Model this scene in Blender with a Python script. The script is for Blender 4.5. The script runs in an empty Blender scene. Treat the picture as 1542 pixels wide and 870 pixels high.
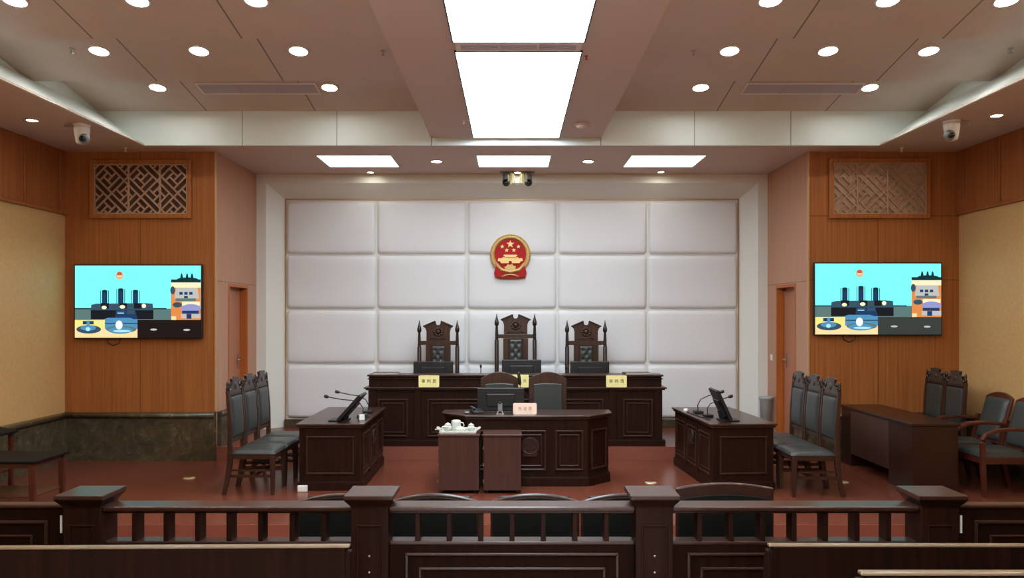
import bpy, bmesh, math, random
from math import pi, sin, cos, radians
from mathutils import Vector, Matrix
random.seed(7)
SC = bpy.context.scene
COL = SC.collection
F = 1200.0            # focal length in pixels of a 1542 px wide frame
EYE = 1.83            # camera height above the floor of the well
def X(px, d): return (px - 771.0) * d / F
def Z(py, d): return EYE - (py - 475.0) * d / F

# ------------------------------------------------------------------ materials
def new_mat(name):
    m = bpy.data.materials.new(name); m.use_nodes = True
    nt = m.node_tree; b = nt.nodes['Principled BSDF']
    return m, nt, b
def rgb(r, g, b):
    f = lambda c: (c/255/12.92) if c/255 <= .04045 else ((c/255+.055)/1.055)**2.4
    return (f(r), f(g), f(b), 1)
def plain(name, col, rough=.5, metal=0, spec=.5, bump=0, bscale=200, vary=0, vscale=6):
    m, nt, b = new_mat(name)
    b.inputs['Base Color'].default_value = col
    b.inputs['Roughness'].default_value = rough
    b.inputs['Metallic'].default_value = metal
    b.inputs['Specular IOR Level'].default_value = spec
    if bump or vary:
        tc = nt.nodes.new('ShaderNodeTexCoord')
    if bump:
        n = nt.nodes.new('ShaderNodeTexNoise'); n.inputs['Scale'].default_value = bscale; n.inputs['Detail'].default_value = 3
        bp = nt.nodes.new('ShaderNodeBump'); bp.inputs['Strength'].default_value = bump; bp.inputs['Distance'].default_value = .004
        nt.links.new(tc.outputs['Object'], n.inputs['Vector']); nt.links.new(n.outputs['Fac'], bp.inputs['Height'])
        nt.links.new(bp.outputs['Normal'], b.inputs['Normal'])
    if vary:
        n2 = nt.nodes.new('ShaderNodeTexNoise'); n2.inputs['Scale'].default_value = vscale; n2.inputs['Detail'].default_value = 4
        r = nt.nodes.new('ShaderNodeValToRGB')
        r.color_ramp.elements[0].position = .3; r.color_ramp.elements[1].position = .7
        r.color_ramp.elements[0].color = tuple(c*(1-vary) for c in col[:3]) + (1,)
        r.color_ramp.elements[1].color = tuple(min(1, c*(1+vary)) for c in col[:3]) + (1,)
        nt.links.new(tc.outputs['Object'], n2.inputs['Vector']); nt.links.new(n2.outputs['Fac'], r.inputs['Fac'])
        nt.links.new(r.outputs['Color'], b.inputs['Base Color'])
    return m
def wood(name, c0, c1, scale=(45, 45, 1.6), rough=.35, spec=.5, seams=(), coat=0):
    """grained timber; seams = [(axis, period or list, offset)] joints between boards"""
    m, nt, b = new_mat(name); L = nt.links
    tc = nt.nodes.new('ShaderNodeTexCoord'); mp = nt.nodes.new('ShaderNodeMapping')
    mp.inputs['Scale'].default_value = scale
    L.new(tc.outputs['Object'], mp.inputs['Vector'])
    n = nt.nodes.new('ShaderNodeTexNoise'); n.inputs['Scale'].default_value = 1.0; n.inputs['Detail'].default_value = 5; n.inputs['Roughness'].default_value = .6
    L.new(mp.outputs['Vector'], n.inputs['Vector'])
    r = nt.nodes.new('ShaderNodeValToRGB')
    r.color_ramp.elements[0].position = .3; r.color_ramp.elements[1].position = .72
    r.color_ramp.elements[0].color = c0; r.color_ramp.elements[1].color = c1
    L.new(n.outputs['Fac'], r.inputs['Fac'])
    out = r.outputs['Color']
    if seams:
        sx = nt.nodes.new('ShaderNodeSeparateXYZ'); L.new(tc.outputs['Object'], sx.inputs['Vector'])
        for ax, vals, hw in seams:
            for v in vals:
                a = nt.nodes.new('ShaderNodeMath'); a.operation = 'SUBTRACT'; a.inputs[1].default_value = v
                L.new(sx.outputs[ax], a.inputs[0])
                ab = nt.nodes.new('ShaderNodeMath'); ab.operation = 'ABSOLUTE'; L.new(a.outputs[0], ab.inputs[0])
                lt = nt.nodes.new('ShaderNodeMath'); lt.operation = 'LESS_THAN'; lt.inputs[1].default_value = hw
                L.new(ab.outputs[0], lt.inputs[0])
                mx = nt.nodes.new('ShaderNodeMix'); mx.data_type = 'RGBA'
                L.new(lt.outputs[0], mx.inputs['Factor']); L.new(out, mx.inputs[6])
                mx.inputs[7].default_value = tuple(c*.35 for c in c0[:3]) + (1,)
                out = mx.outputs[2]
    L.new(out, b.inputs['Base Color'])
    b.inputs['Roughness'].default_value = rough; b.inputs['Specular IOR Level'].default_value = spec
    b.inputs['Coat Weight'].default_value = coat; b.inputs['Coat Roughness'].default_value = .15
    return m
def emit(name, col, strength):
    m = bpy.data.materials.new(name); m.use_nodes = True; nt = m.node_tree
    nt.nodes.clear()
    e = nt.nodes.new('ShaderNodeEmission'); e.inputs['Color'].default_value = col; e.inputs['Strength'].default_value = strength
    o = nt.nodes.new('ShaderNodeOutputMaterial'); nt.links.new(e.outputs[0], o.inputs[0])
    return m

M = {}
M['wall_wood'] = wood('orange brown wall veneer', rgb(138, 80, 38), rgb(174, 108, 56), (38, 38, .7), .42, .4, seams=(('X', (4.63,), .004), ('Z', (2.28, 3.09), .004)))
M['wall_wood_plain'] = wood('orange brown wall veneer with one joint', rgb(138, 80, 38), rgb(174, 108, 56), (38, 38, .7), .42, .4, seams=(('X', (-4.70,), .003),))
M['side_wood'] = wood('orange brown side veneer', rgb(136, 76, 37), rgb(168, 102, 54), (38, 38, .7), .42, .4, seams=(('Y', (9.2, 7.9, 6.6, 5.3), .004),))
M['return_wood'] = wood('return veneer tinted by light', rgb(172, 124, 98), rgb(190, 140, 113), (38, 38, .7), .42, .4, seams=(('Z', (2.27,), .004),))  # same wood as the screen walls; the pinkish lighting is in the colour
M['door_wood'] = wood('door veneer', rgb(164, 108, 82), rgb(184, 124, 96), (40, 40, .8), .4, .4)
M['jamb_wood'] = wood('door jamb veneer', rgb(160, 86, 36), rgb(186, 106, 50), (40, 40, .8), .4, .4)
M['trim_gold'] = plain('pale corner trim', rgb(190, 150, 105), .35, .2)
M['white_wall'] = plain('white painted frame', rgb(222, 222, 214), .55, bump=.05, bscale=90)
M['pad'] = plain('white leatherette panels', rgb(222, 223, 225), .5, 0, .35, bump=.12, bscale=260)
M['ceil'] = wood('taupe ceiling boards', rgb(200, 181, 168), rgb(205, 187, 174), (3, 3, 3), .5, .35, seams=(('X', (-3.71, -2.39, 2.49, 3.81), .008),))
M['soffit'] = plain('taupe soffit paint', rgb(202, 178, 164), .55, 0, .35)
M['fascia'] = wood('white fascia boards', rgb(228, 242, 242), rgb(232, 246, 246), (2, 2, 2), .4, .4, seams=(('X', (-3.28, -2.13, -.98, 1.08, 2.22, 3.39), .005),))
M['fabric'] = plain('ochre woven wall fabric', rgb(200, 158, 104), .55, 0, .4, bump=.25, bscale=120, vary=.06, vscale=30)
M['floor'] = wood('red brown floor boards', rgb(98, 50, 36), rgb(113, 60, 44), (14, 1.2, 1), .27, .4, seams=(('X', tuple(-5.4+.9*i for i in range(13)), .002),))
M['aud_floor'] = plain('pale grey bounce floor', rgb(200, 200, 198), .5, vary=.05, vscale=3)  # unseen floor, made pale to bounce neutral light onto the ceiling
M['riser'] = plain('red brown step riser', rgb(132, 74, 58), .4)
M['dark_wood'] = wood('dark walnut stain', rgb(30, 14, 9), rgb(46, 24, 16), (30, 30, 1.5), .42, .13, coat=.0)
M['dark_wood_top'] = wood('dark walnut top and lit moulding', rgb(46, 26, 20), rgb(62, 37, 29), (30, 2, 30), .28, .5, coat=.1)  # lighter than the carcass; on panel mouldings this paints in caught light
M['bench_wood'] = wood('blackish brown stain', rgb(24, 11, 7), rgb(38, 19, 12), (30, 30, 1.5), .5, .05)
M['crest'] = plain('crest wood with grey sheen tint', rgb(62, 54, 49), .35)  # grey sheen of reflecting wood is mixed into this colour
M['ped_wood'] = wood('dark red brown laminate', rgb(64, 40, 33), rgb(80, 51, 42), (45, 45, 1.2), .35, .4)
M['red_wood'] = wood('red mahogany', rgb(66, 27, 18), rgb(86, 37, 25), (30, 30, 2), .3, .5, coat=.1)
M['table_wood'] = wood('brown red table veneer', rgb(38, 17, 11), rgb(52, 25, 17), (25, 3, 25), .3, .4, coat=.05)
M['chair_wood'] = wood('dark carved walnut', rgb(44, 26, 18), rgb(68, 42, 29), (30, 30, 2), .35, .45)
M['chair_black'] = wood('black brown turned wood', rgb(34, 22, 17), rgb(50, 34, 26), (30, 30, 2), .3, .5)
M['leather'] = plain('dark grey green leather', rgb(52, 55, 53), .38, 0, .5, bump=.1, bscale=150)
M['leather_blk'] = plain('blackish green leather', rgb(19, 21, 19), .42, 0, .22, bump=.1, bscale=150)
M['lattice'] = plain('taupe bronze fretwork', rgb(168, 134, 108), .5)
M['lattice_back'] = plain('dark brown backing', rgb(70, 42, 28), .7)
M['lattice_back_light'] = plain('taupe backing', rgb(172, 142, 114), .6, vary=.15, vscale=25)
M['black'] = plain('black plastic', rgb(22, 22, 24), .4)
M['black_gloss'] = plain('black glossy plastic', rgb(12, 12, 14), .15)
M['grey'] = plain('grey plastic', rgb(120, 122, 122), .45)
M['bin_grey'] = plain('light grey plastic', rgb(168, 172, 168), .5)
M['white'] = plain('white plastic', rgb(232, 232, 226), .4)
M['porcelain'] = plain('white porcelain', rgb(196, 199, 190), .25)
M['steel'] = plain('brushed steel', rgb(190, 186, 178), .3, .9)
M['brass'] = plain('pale brass', rgb(226, 205, 160), .35, .5)
M['vent'] = plain('purple grey vent slats', rgb(190, 178, 186), .5)
M['vent_frame'] = plain('pale vent frame', rgb(228, 216, 208), .5)
M['gold'] = plain('gold paint', rgb(232, 190, 120), .4, .25)
M['gold_deep'] = plain('old gold paint', rgb(206, 168, 104), .45, .25)
M['red'] = plain('crimson enamel', rgb(170, 18, 16), .5, 0, .2)
M['dull_red'] = plain('dark red lacquer', rgb(52, 20, 15), .4)
M['dull_gold'] = plain('dark bronze', rgb(54, 34, 23), .45, .3)
M['plate_yellow'] = plain('pale yellow acrylic', rgb(244, 232, 160), .3)
M['plate_cream'] = plain('cream pink acrylic', rgb(250, 226, 206), .3)
M['ink'] = plain('dark olive lettering', rgb(86, 76, 40), .5)
M['ink_pink'] = plain('salmon lettering', rgb(196, 130, 108), .5)
M['paper'] = plain('grey folder card', rgb(96, 84, 78), .5)
M['bench_cap'] = wood('light oak edge', rgb(104, 84, 63), rgb(122, 101, 78), (3, 30, 30), .3, .5, coat=.3)
M['glass_top'] = plain('black glass', rgb(16, 17, 18), .55, 0, .1)
M['red_plastic'] = plain('red plastic', rgb(150, 30, 22), .4)
def marble():
    m, nt, b = new_mat('dark green brown marble'); L = nt.links
    tc = nt.nodes.new('ShaderNodeTexCoord')
    n = nt.nodes.new('ShaderNodeTexNoise'); n.inputs['Scale'].default_value = 7; n.inputs['Detail'].default_value = 9; n.inputs['Roughness'].default_value = .68; n.inputs['Distortion'].default_value = 1.2
    L.new(tc.outputs['Object'], n.inputs['Vector'])
    r = nt.nodes.new('ShaderNodeValToRGB'); e = r.color_ramp.elements
    e[0].position = .30; e[0].color = rgb(54, 49, 36); e[1].position = .58; e[1].color = rgb(82, 72, 54)
    x = e.new(.70); x.color = rgb(112, 100, 80); x = e.new(.80); x.color = rgb(180, 172, 152)
    L.new(n.outputs['Fac'], r.inputs['Fac']); L.new(r.outputs['Color'], b.inputs['Base Color'])
    b.inputs['Roughness'].default_value = .22
    return m
M['marble'] = marble()
M['panel_light'] = emit('white light diffuser', (.86, .97, 1.06, 1), 14.0)
M['small_panel_light'] = emit('white soffit diffuser', (.88, .98, 1.04, 1), 4.0)
M['lamp'] = emit('warm white lamp', (1, 1.0, .93, 1), 105.0)
M['lamp_small'] = emit('warm white spot', (1, .98, .80, 1), 60.0)

# ------------------------------------------------------------------ mesh builder
class MB:
    def __init__(s): s.v = []; s.f = []; s.m = []; s.s = []; s.M = Matrix.Identity(4)
    def add(s, vs, fs, mat=0, smooth=False):
        o = len(s.v)
        for p in vs: s.v.append(tuple(s.M @ Vector(p)))
        for f in fs:
            s.f.append([i+o for i in f]); s.m.append(mat); s.s.append(smooth)
        return s
    def box(s, x0, x1, y0, y1, z0, z1, mat=0):
        vs = [(x0,y0,z0),(x1,y0,z0),(x1,y1,z0),(x0,y1,z0),(x0,y0,z1),(x1,y0,z1),(x1,y1,z1),(x0,y1,z1)]
        return s.add(vs, [(0,3,2,1),(4,5,6,7),(0,1,5,4),(1,2,6,5),(2,3,7,6),(3,0,4,7)], mat)
    def prism(s, poly, a, b, axis='y', mat=0, smooth=False):
        """extrude a 2-D outline: axis y takes (x,z), axis z takes (x,y), axis x takes (y,z)"""
        n = len(poly)
        def P(p, t): return {'y': (p[0], t, p[1]), 'z': (p[0], p[1], t), 'x': (t, p[0], p[1])}[axis]
        vs = [P(p, a) for p in poly] + [P(p, b) for p in poly]
        ar = sum(poly[i][0]*poly[(i+1)%n][1]-poly[(i+1)%n][0]*poly[i][1] for i in range(n))
        flip = (ar > 0) == (axis in 'y') 
        fs = [list(range(n)), list(range(2*n-1, n-1, -1))]
        sd = [(i, i+n, (i+1)%n+n, (i+1)%n) for i in range(n)]
        if not flip: fs = [list(reversed(f)) for f in fs]; sd = [tuple(reversed(f)) for f in sd]
        s.add(vs, fs, mat); o = len(s.v)-len(vs)
        for f in sd: s.f.append([i+o for i in f]); s.m.append(mat); s.s.append(smooth)
        return s
    def lathe(s, prof, c=(0,0,0), seg=20, mat=0, axis='z', smooth=True):
        vs = []; fs = []; n = len(prof)
        for i in range(seg):
            a = 2*pi*i/seg
            for r, h in prof:
                p = (r*cos(a), r*sin(a), h)
                if axis == 'y': p = (p[0], p[2], p[1])
                if axis == 'x': p = (p[2], p[0], p[1])
                vs.append((c[0]+p[0], c[1]+p[1], c[2]+p[2]))
        for i in range(seg):
            j = (i+1) % seg
            for k in range(n-1):
                f = (i*n+k, j*n+k, j*n+k+1, i*n+k+1)
                fs.append(f if axis != 'y' else tuple(reversed(f)))
        fs.append([i*n for i in range(seg)][::-1] if axis != 'y' else [i*n for i in range(seg)])
        fs.append([i*n+n-1 for i in range(seg)] if axis != 'y' else [i*n+n-1 for i in range(seg)][::-1])
        return s.add(vs, fs, mat, smooth)
    def sweep(s, pts, half, seg=0, mat=0, up=(0,0,1), smooth=None):
        """bar along points; half = (a,b) or list of them; seg=0 gives a rectangular section, else round"""
        pts = [Vector(p) for p in pts]; n = len(pts)
        if isinstance(half, (int, float)): half = (half, half)
        if isinstance(half, tuple): half = [half]*n
        half = [(h, h) if isinstance(h, (int, float)) else h for h in half]
        vs = []; k = seg or 4
        for i, p in enumerate(pts):
            t = (pts[min(i+1, n-1)] - pts[max(i-1, 0)]).normalized()
            u = Vector(up)
            if abs(t.dot(u)) > .98: u = Vector((0,1,0)) if abs(t.y) < .9 else Vector((1,0,0))
            sd = t.cross(u).normalized(); u2 = sd.cross(t).normalized()
            a, b = half[i]
            for j in range(k):
                if seg: q = 2*pi*j/seg; ca, sb = cos(q), sin(q)
                else: ca, sb = ((-1,-1),(1,-1),(1,1),(-1,1))[j]
                vs.append(p + sd*(ca*a) + u2*(sb*b))
        fs = []
        for i in range(n-1):
            for j in range(k):
                fs.append((i*k+j, i*k+(j+1)%k, (i+1)*k+(j+1)%k, (i+1)*k+j))
        fs.append(list(range(k))[::-1]); fs.append([(n-1)*k+j for j in range(k)])
        return s.add(vs, fs, mat, bool(seg) if smooth is None else smooth)
    def ball(s, c, r, mat=0, seg=14, rings=9, sc=(1,1,1)):
        prof = [(max(1e-4, r*sin(pi*i/rings)), -r*cos(pi*i/rings)) for i in range(rings+1)]
        o = len(s.v); keep = s.M; s.M = keep @ Matrix.Translation(c) @ Matrix.Diagonal((*sc, 1))
        s.lathe(prof, (0,0,0), seg, mat); s.M = keep
        return s
    def frame(s, x0, x1, z0, z1, w, y0, y1, mat=0):
        """four mitred bars around a rectangle in the xz plane"""
        o = [(x0,z0),(x1,z0),(x1,z1),(x0,z1)]; i = [(x0+w,z0+w),(x1-w,z0+w),(x1-w,z1-w),(x0+w,z1-w)]
        for k in range(4):
            l = (k+1) % 4
            s.prism([o[k], o[l], i[l], i[k]], y0, y1, 'y', mat)
        return s
    def cushion(s, x0, x1, z0, z1, y, h, rim=.06, nx=14, nz=12, mat=0, rc=.06, sign=-1, fn=None, base=.0):
        """padded face in the xz plane at y bulging by h towards sign*y"""
        def dist(x, z):
            dx = min(x-x0, x1-x); dz = min(z-z0, z1-z)
            if dx < rc and dz < rc: return max(0, rc - math.hypot(rc-dx, rc-dz))
            return min(dx, dz)
        def ticks(a, b, n):
            e = min(rim, (b-a)*.3)
            t = [a, a+e*.1, a+e*.3, a+e*.6, a+e]
            m = [a+e+(b-a-2*e)*i/n for i in range(1, n)]
            return t + m + [a+b-q for q in reversed(t)]
        xs = ticks(x0, x1, nx); zs = ticks(z0, z1, nz); vs = []
        for z in zs:
            for x in xs:
                e = min(1, dist(x, z)/rim)
                q = base + h*math.sqrt(max(0, 1-(1-e)**2))
                if fn: q += fn(x, z)*e
                vs.append((x, y + sign*q, z))
        W = len(xs); fs = []
        for j in range(len(zs)-1):
            for i in range(W-1):
                f = (j*W+i, j*W+i+1, (j+1)*W+i+1, (j+1)*W+i)
                fs.append(f if sign < 0 else f[::-1])
        s.add(vs, fs, mat, True)
        # side skirt and back so it is a closed body
        ring = [j for j in range(W)] + [j*W+W-1 for j in range(1, len(zs))] + [(len(zs)-1)*W+i for i in range(W-2, -1, -1)] + [j*W for j in range(len(zs)-2, 0, -1)]
        rv = [vs[i] for i in ring]; n = len(rv); bv = [(p[0], y - sign*.004, p[2]) for p in rv]
        fs = [(i+n, (i+1)%n+n, (i+1)%n, i) for i in range(n)] + [list(range(2*n-1, n-1, -1))]
        if sign > 0: fs = [tuple(reversed(f)) for f in fs]
        s.add(rv+bv, fs, mat, False)
        return s

def obj(name, mb, mat, parent=None, bevel=0, loc=None, rot=None):
    me = bpy.data.meshes.new(name)
    me.from_pydata(mb.v, [], mb.f); me.update()
    for mm in (mat if isinstance(mat, (list, tuple)) else [mat]): me.materials.append(M[mm] if isinstance(mm, str) else mm)
    me.polygons.foreach_set('material_index', mb.m); me.polygons.foreach_set('use_smooth', mb.s)
    bm = bmesh.new(); bm.from_mesh(me); bmesh.ops.recalc_face_normals(bm, faces=bm.faces); bm.to_mesh(me); bm.free()
    o = bpy.data.objects.new(name, me); COL.objects.link(o)
    if parent: o.parent = parent
    if loc: o.location = loc
    if rot: o.rotation_euler = rot
    if bevel:
        b = o.modifiers.new('edge', 'BEVEL'); b.width = bevel; b.segments = 2; b.limit_method = 'ANGLE'; b.angle_limit = radians(40)
    return o
def thing(name, label, cat, loc=(0,0,0), rz=0, group=None):
    o = bpy.data.objects.new(name, None); COL.objects.link(o); o.empty_display_size = .1
    o.location = loc; o.rotation_euler = (0,0,rz); o['label'] = label; o['category'] = cat
    if group: o['group'] = group
    return o
def tag(o, label, cat, group=None):
    o['label'] = label; o['category'] = cat
    if group: o['group'] = group
    return o
def struct(name, mb, mat, parent=None, bevel=0):
    o = obj(name, mb, mat, parent, bevel)
    if not parent: o['kind'] = 'structure'
    return o
def copy_thing(root, loc, rz, label):
    def cp(o, par):
        c = o.copy(); COL.objects.link(c)
        if par: c.parent = par
        for ch in list(o.children): cp(ch, c)
        return c
    r = cp(root, None); r.location = loc; r.rotation_euler = (0,0,rz); r['label'] = label
    return r
# ================================================================== THE ROOM
CEIL = 3.90                     # underside of the lowered border of the ceiling
DTV = 10.08                     # wall plane with the screens, and front edge of the dais
DB = 11.66                      # front plane of the end wall frame
DP = 11.90                      # plane behind the padded panels
XW = 5.655                      # side walls
XR = 3.74                       # return walls of the niche
DAIS = .17; LOW = -.22; AUD = -.07
REAR = -4.0
# floors
struct('floor', MB().box(-XW-.2, XW+.2, 7.0, 13.2, -.12, 0), 'floor')
struct('floor_lower', MB().box(-XW-.2, XW+.2, 3.5, 7.0, LOW-.12, LOW).box(-XW-.2, XW+.2, 6.985, 6.999, LOW, -.002), ['riser'])
struct('floor_audience', MB().box(-XW-.2, XW+.2, REAR-.2, 3.499, AUD-.3, AUD), 'aud_floor')
struct('floor_dais', MB().box(-XR, XR, DTV+.03, 12.1, .001, DAIS), 'floor')
struct('trim_1', MB().box(-XR, XR, DTV, DTV+.029, .0, DAIS), 'riser')

# side walls: woven fabric field, veneer band above, marble wainscot below
for sd, nm in ((-1, 'left'), (1, 'right')):
    x0, x1 = sorted((sd*XW, sd*(XW+.2)))
    w = struct('wall_'+nm, MB().box(x0, x1, REAR, DTV+.2, -.3, 5.0), 'fabric')
    a, b = sorted((sd*XW, sd*(XW-.03)))
    struct('veneer_band', MB().box(a, b, REAR, DTV, 3.10, CEIL), 'side_wood', w)
    a, b = sorted((sd*(XW-.03), sd*(XW-.045)))
    m = MB()
    for y in (9.92, 9.19, 7.0, 5.0): m.box(a, b, y-.018, y+.018, 3.14, CEIL)
    m.box(a, b, REAR, DTV, 3.10, 3.135)
    struct('veneer_moulding', m, 'side_wood', w, .004)
    a, b = sorted((sd*XW, sd*(XW-.06)))
    wm = MB().box(a, b, 7.0, DTV, 0, .545)
    cap = [(0,0), (.075,0), (.092,.018), (.095,.035), (.085,.055), (.06,.066), (0,.066)]
    prof = [(sd*(XW-p[0]), .543+p[1]) for p in cap]
    struct('marble_wainscot', wm, 'marble', w)
    struct('marble_cap', MB().prism(prof, 7.0, DTV, 'y', smooth=True), 'marble', w)
    # pier carrying the screen
    px0, px1 = sorted((sd*(XR+.01), sd*(XW+.2)))
    p = struct('wall_front_'+nm, MB().box(px0, px1, DTV, DTV+.3, -.1, 5.0), 'wall_wood_plain' if sd < 0 else 'wall_wood')
    a, b = sorted((sd*XR, sd*XW))
    struct('marble_wainscot', MB().box(a, b, DTV-.06, DTV-.001, 0, .545), 'marble', p)
    profy = [(DTV-.001-q[0], .543+q[1]) for q in cap]
    struct('marble_cap', MB().prism(profy, a, b, 'x', smooth=True), 'marble', p)
    a, b = sorted((sd*(XR-.005), sd*(XR+.022)))
    struct('corner_strip', MB().box(a, b, DTV-.012, DTV+.02, .62, CEIL), 'trim_gold', p, .004)
    # return wall with the recessed door
    y0, y1, zt = 10.53, 11.25, 2.225
    a, b = sorted((sd*XR, sd*(XR+.25)))
    m = MB().box(a, b, DTV+.021, y0, -.1, 5).box(a, b, y1, 12.2, -.1, 5).box(a, b, y0, y1, zt, 5)
    r = struct('wall_return_'+nm, m, 'return_wood')
    a, b = sorted((sd*XR, sd*(XR-.05)))
    struct('marble_wainscot', MB().box(a, b, DTV+.031, y0-.09, DAIS, .545).box(a, b, y0-.09, y0-.089, DAIS, .5), 'marble', r)
    profx = [(sd*(XR-q[0]*.8), .543+q[1]) for q in cap]
    struct('marble_cap', MB().prism(profx, DTV+.031, y0-.09, 'y', smooth=True), 'marble', r)
    # door lining and leaf
    d = struct('door_%d' % (1 if sd < 0 else 2), MB().box(*sorted((sd*(XR+.10), sd*(XR+.14))), y0+.005, y1-.005, DAIS, zt-.005), 'door_wood')
    m = MB()
    j0, j1 = sorted((sd*(XR-.008), sd*(XR+.099)))
    m.box(j0, j1, y0-.03, y0+.012, DAIS, zt+.03).box(j0, j1, y1-.012, y1+.03, DAIS, zt+.03).box(j0, j1, y0+.012, y1-.012, zt-.012, zt+.03)
    struct('door_frame', m, 'jamb_wood', d, .004)
    m = MB()
    hx = sd*(XR+.098)
    m.box(*sorted((hx, hx-sd*.008)), 11.13, 11.17, 1.10, 1.30)
    m.lathe([(.009, 0), (.009, .05)], (hx-sd*.055 if sd > 0 else hx, 11.15, 1.22), 12, axis='x')
    m.sweep([(hx-sd*.05, 11.15, 1.22), (hx-sd*.05, 11.03, 1.215)], (.009, .009), 10)
    struct('door_handle', m, 'steel', d)

# end wall: white splayed frame around twenty padded panels
XI = 3.383; XO = 3.60; ZI = 3.566; ZO = 3.77; PY = DP
m = MB()
m.box(-XR, XR, DP+.001, DP+.2, .0, 5.0)
wf = struct('wall_front', m, 'white_wall')
m = MB()
m.box(-XR, -XO, DB, DP, DAIS, CEIL).box(XO, XR, DB, DP, DAIS, CEIL).box(-XO, XO, DB, DP, ZO, CEIL)
m.add([(-XO,DB,DAIS),(-XI,DP,DAIS),(-XI,DP,ZI),(-XO,DB,ZO)], [(0,1,2,3)])
m.add([(XO,DB,DAIS),(XI,DP,DAIS),(XI,DP,ZI),(XO,DB,ZO)], [(3,2,1,0)])
m.add([(-XO,DB,ZO),(-XI,DP,ZI),(XI,DP,ZI),(XO,DB,ZO)], [(0,1,2,3)])
struct('splayed_frame', m, 'white_wall', wf)
m = MB()
m.box(-XI, -XI+.012, DP-.02, DP, .29, ZI).box(XI-.012, XI, DP-.02, DP, .29, ZI).box(-XI, XI, DP-.02, DP, ZI-.014, ZI)
struct('inner_bead', m, 'trim_gold', wf)
pw, ph = (2*XI-.03)/5, .813
for r_ in range(4):
    for c in range(5):
        x0 = -XI+.015+c*pw; z0 = .292+r_*ph
        struct('padded_panel', MB().cushion(x0+.013, x0+pw-.013, z0+.013, z0+ph-.013, PY, .055, .055, 8, 6, rc=.075), 'pad', wf)
struct('baseboard_front', MB().box(-XI, XI, DP-.07, DP-.003, DAIS, .288), 'marble', None, .006)
struct('wall_rear', MB().box(-XW-.2, XW+.2, REAR-.2, REAR, -.4, 5.0), 'fabric')

# ------------------------------------------------------------------ ceiling
ENDS = [9.70-1.305-1.28*k for k in range(0, 10)]
SL = .17
def panel_z(y):
    """height of the stepped ceiling boards at depth y"""
    if y > 8.33: return 4.31+SL*(9.70-y)
    k = math.ceil((8.33-y)/1.28-1e-9) - 1
    e = 8.33-1.28*max(k, 0)
    return 4.28+SL*(e-y)
m = MB()
prof = [(9.72, 4.31)]; e = 8.33; prof += [(8.33, 4.31+SL*1.37), (8.33, 4.28)]
while e > REAR:
    s0 = e-1.28
    prof += [(s0, 4.28+SL*1.28)]
    if s0 > REAR: prof += [(s0, 4.28)]
    e = s0
prof += [(e, 5.0), (9.72, 5.0)]
for a, b in ((-5.05, -.979), (1.079, 5.05)):
    m.prism(prof, a, b, 'x')
struct('ceiling', m, 'ceil')
# lowered border and its white splayed fascia
m = MB()
m.box(-XW-.1, XW+.1, 9.70, 12.1, CEIL, 4.9)
m.box(-XW-.1, -4.90, REAR, 9.70, CEIL, 4.0).box(4.90, XW+.1, REAR, 9.70, CEIL, 4.0)
m.box(-4.90, -4.475, REAR, 9.70, CEIL, CEIL+.02).box(4.475, 4.90, REAR, 9.70, CEIL, CEIL+.02)
so = struct('ceiling_border', m, 'soffit')
m = MB()
m.box(-4.47, 4.47, 9.688, 9.70, CEIL-.002, 4.5)
for sd in (-1, 1):
    tri = [(sd*4.47, CEIL-.002), (sd*4.47, CEIL+.008), (sd*5.42, 4.62), (sd*5.42, 4.60)]
    m.prism([(sd*4.465, CEIL-.002), (sd*5.035, 4.31), (sd*5.035, 4.75), (sd*5.06, 4.75), (sd*5.06, 4.31), (sd*4.49, CEIL-.002)], REAR, 9.70, 'y')
    m.add([(sd*4.47, 9.688, CEIL-.002), (sd*5.04, 9.688, 4.31), (sd*5.04, 9.688, 4.5), (sd*4.47, 9.688, 4.5)], [(0,1,2,3)])
struct('trim_2', m, 'fascia')
# deep beam along the middle that carries the luminous panels
BZ = 3.98
struct('ceiling_beam', MB().box(-.98, 1.08, REAR, 9.66, BZ, 4.95), 'soffit')
def light_panel(y0, y1, label):
    t = thing('ceiling_light_panel', label, 'ceiling light', (.052, (y0+y1)/2, BZ), 0, 'luminous panels in the ceiling beam')
    h = (y1-y0)/2; w = .522
    obj('diffuser', MB().box(-w+.012, w-.012, -h+.012, h-.012, -.012, -.004), 'panel_light', t)
    f = MB()
    for a, b, c, d in ((-w, w, -h, -h+.012), (-w, w, h-.012, h), (-w, -w+.012, -h+.012, h-.012), (w-.012, w, -h+.012, h-.012)): f.box(a, b, c, d, -.014, -.001)
    obj('frame', f, 'black', t)
    return t
light_panel(6.46, 9.60, 'long luminous ceiling panel between the air slot and the end wall')
light_panel(3.12, 6.25, 'luminous ceiling panel cut by the top edge of the photo, nearer than the air slot')
light_panel(-.20, 2.92, 'luminous ceiling panel of the beam above the audience seats')
light_panel(-3.55, -.40, 'luminous ceiling panel of the beam by the rear wall')
def slot(y):
    t = thing('air_slot', 'narrow purple grey air slot between the two luminous ceiling panels', 'vent', (.052, y, BZ))
    f = MB().box(-.5, .5, -.085, -.075, -.016, -.001).box(-.5, .5, .075, .085, -.016, -.001).box(-.5, -.46, -.075, .075, -.016, -.001).box(.46, .5, -.075, .075, -.016, -.001)
    for x in (-.155, .155): f.box(x-.006, x+.006, -.075, .075, -.016, -.001)
    obj('frame', f, 'vent_frame', t)
    s = MB().box(-.46, .46, -.075, .075, -.006, -.002)
    for k in range(4): s.box(-.46, .46, -.06+k*.036, -.052+k*.036, -.014, -.006)
    obj('slats', s, 'vent', t)
slot(6.355)
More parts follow.
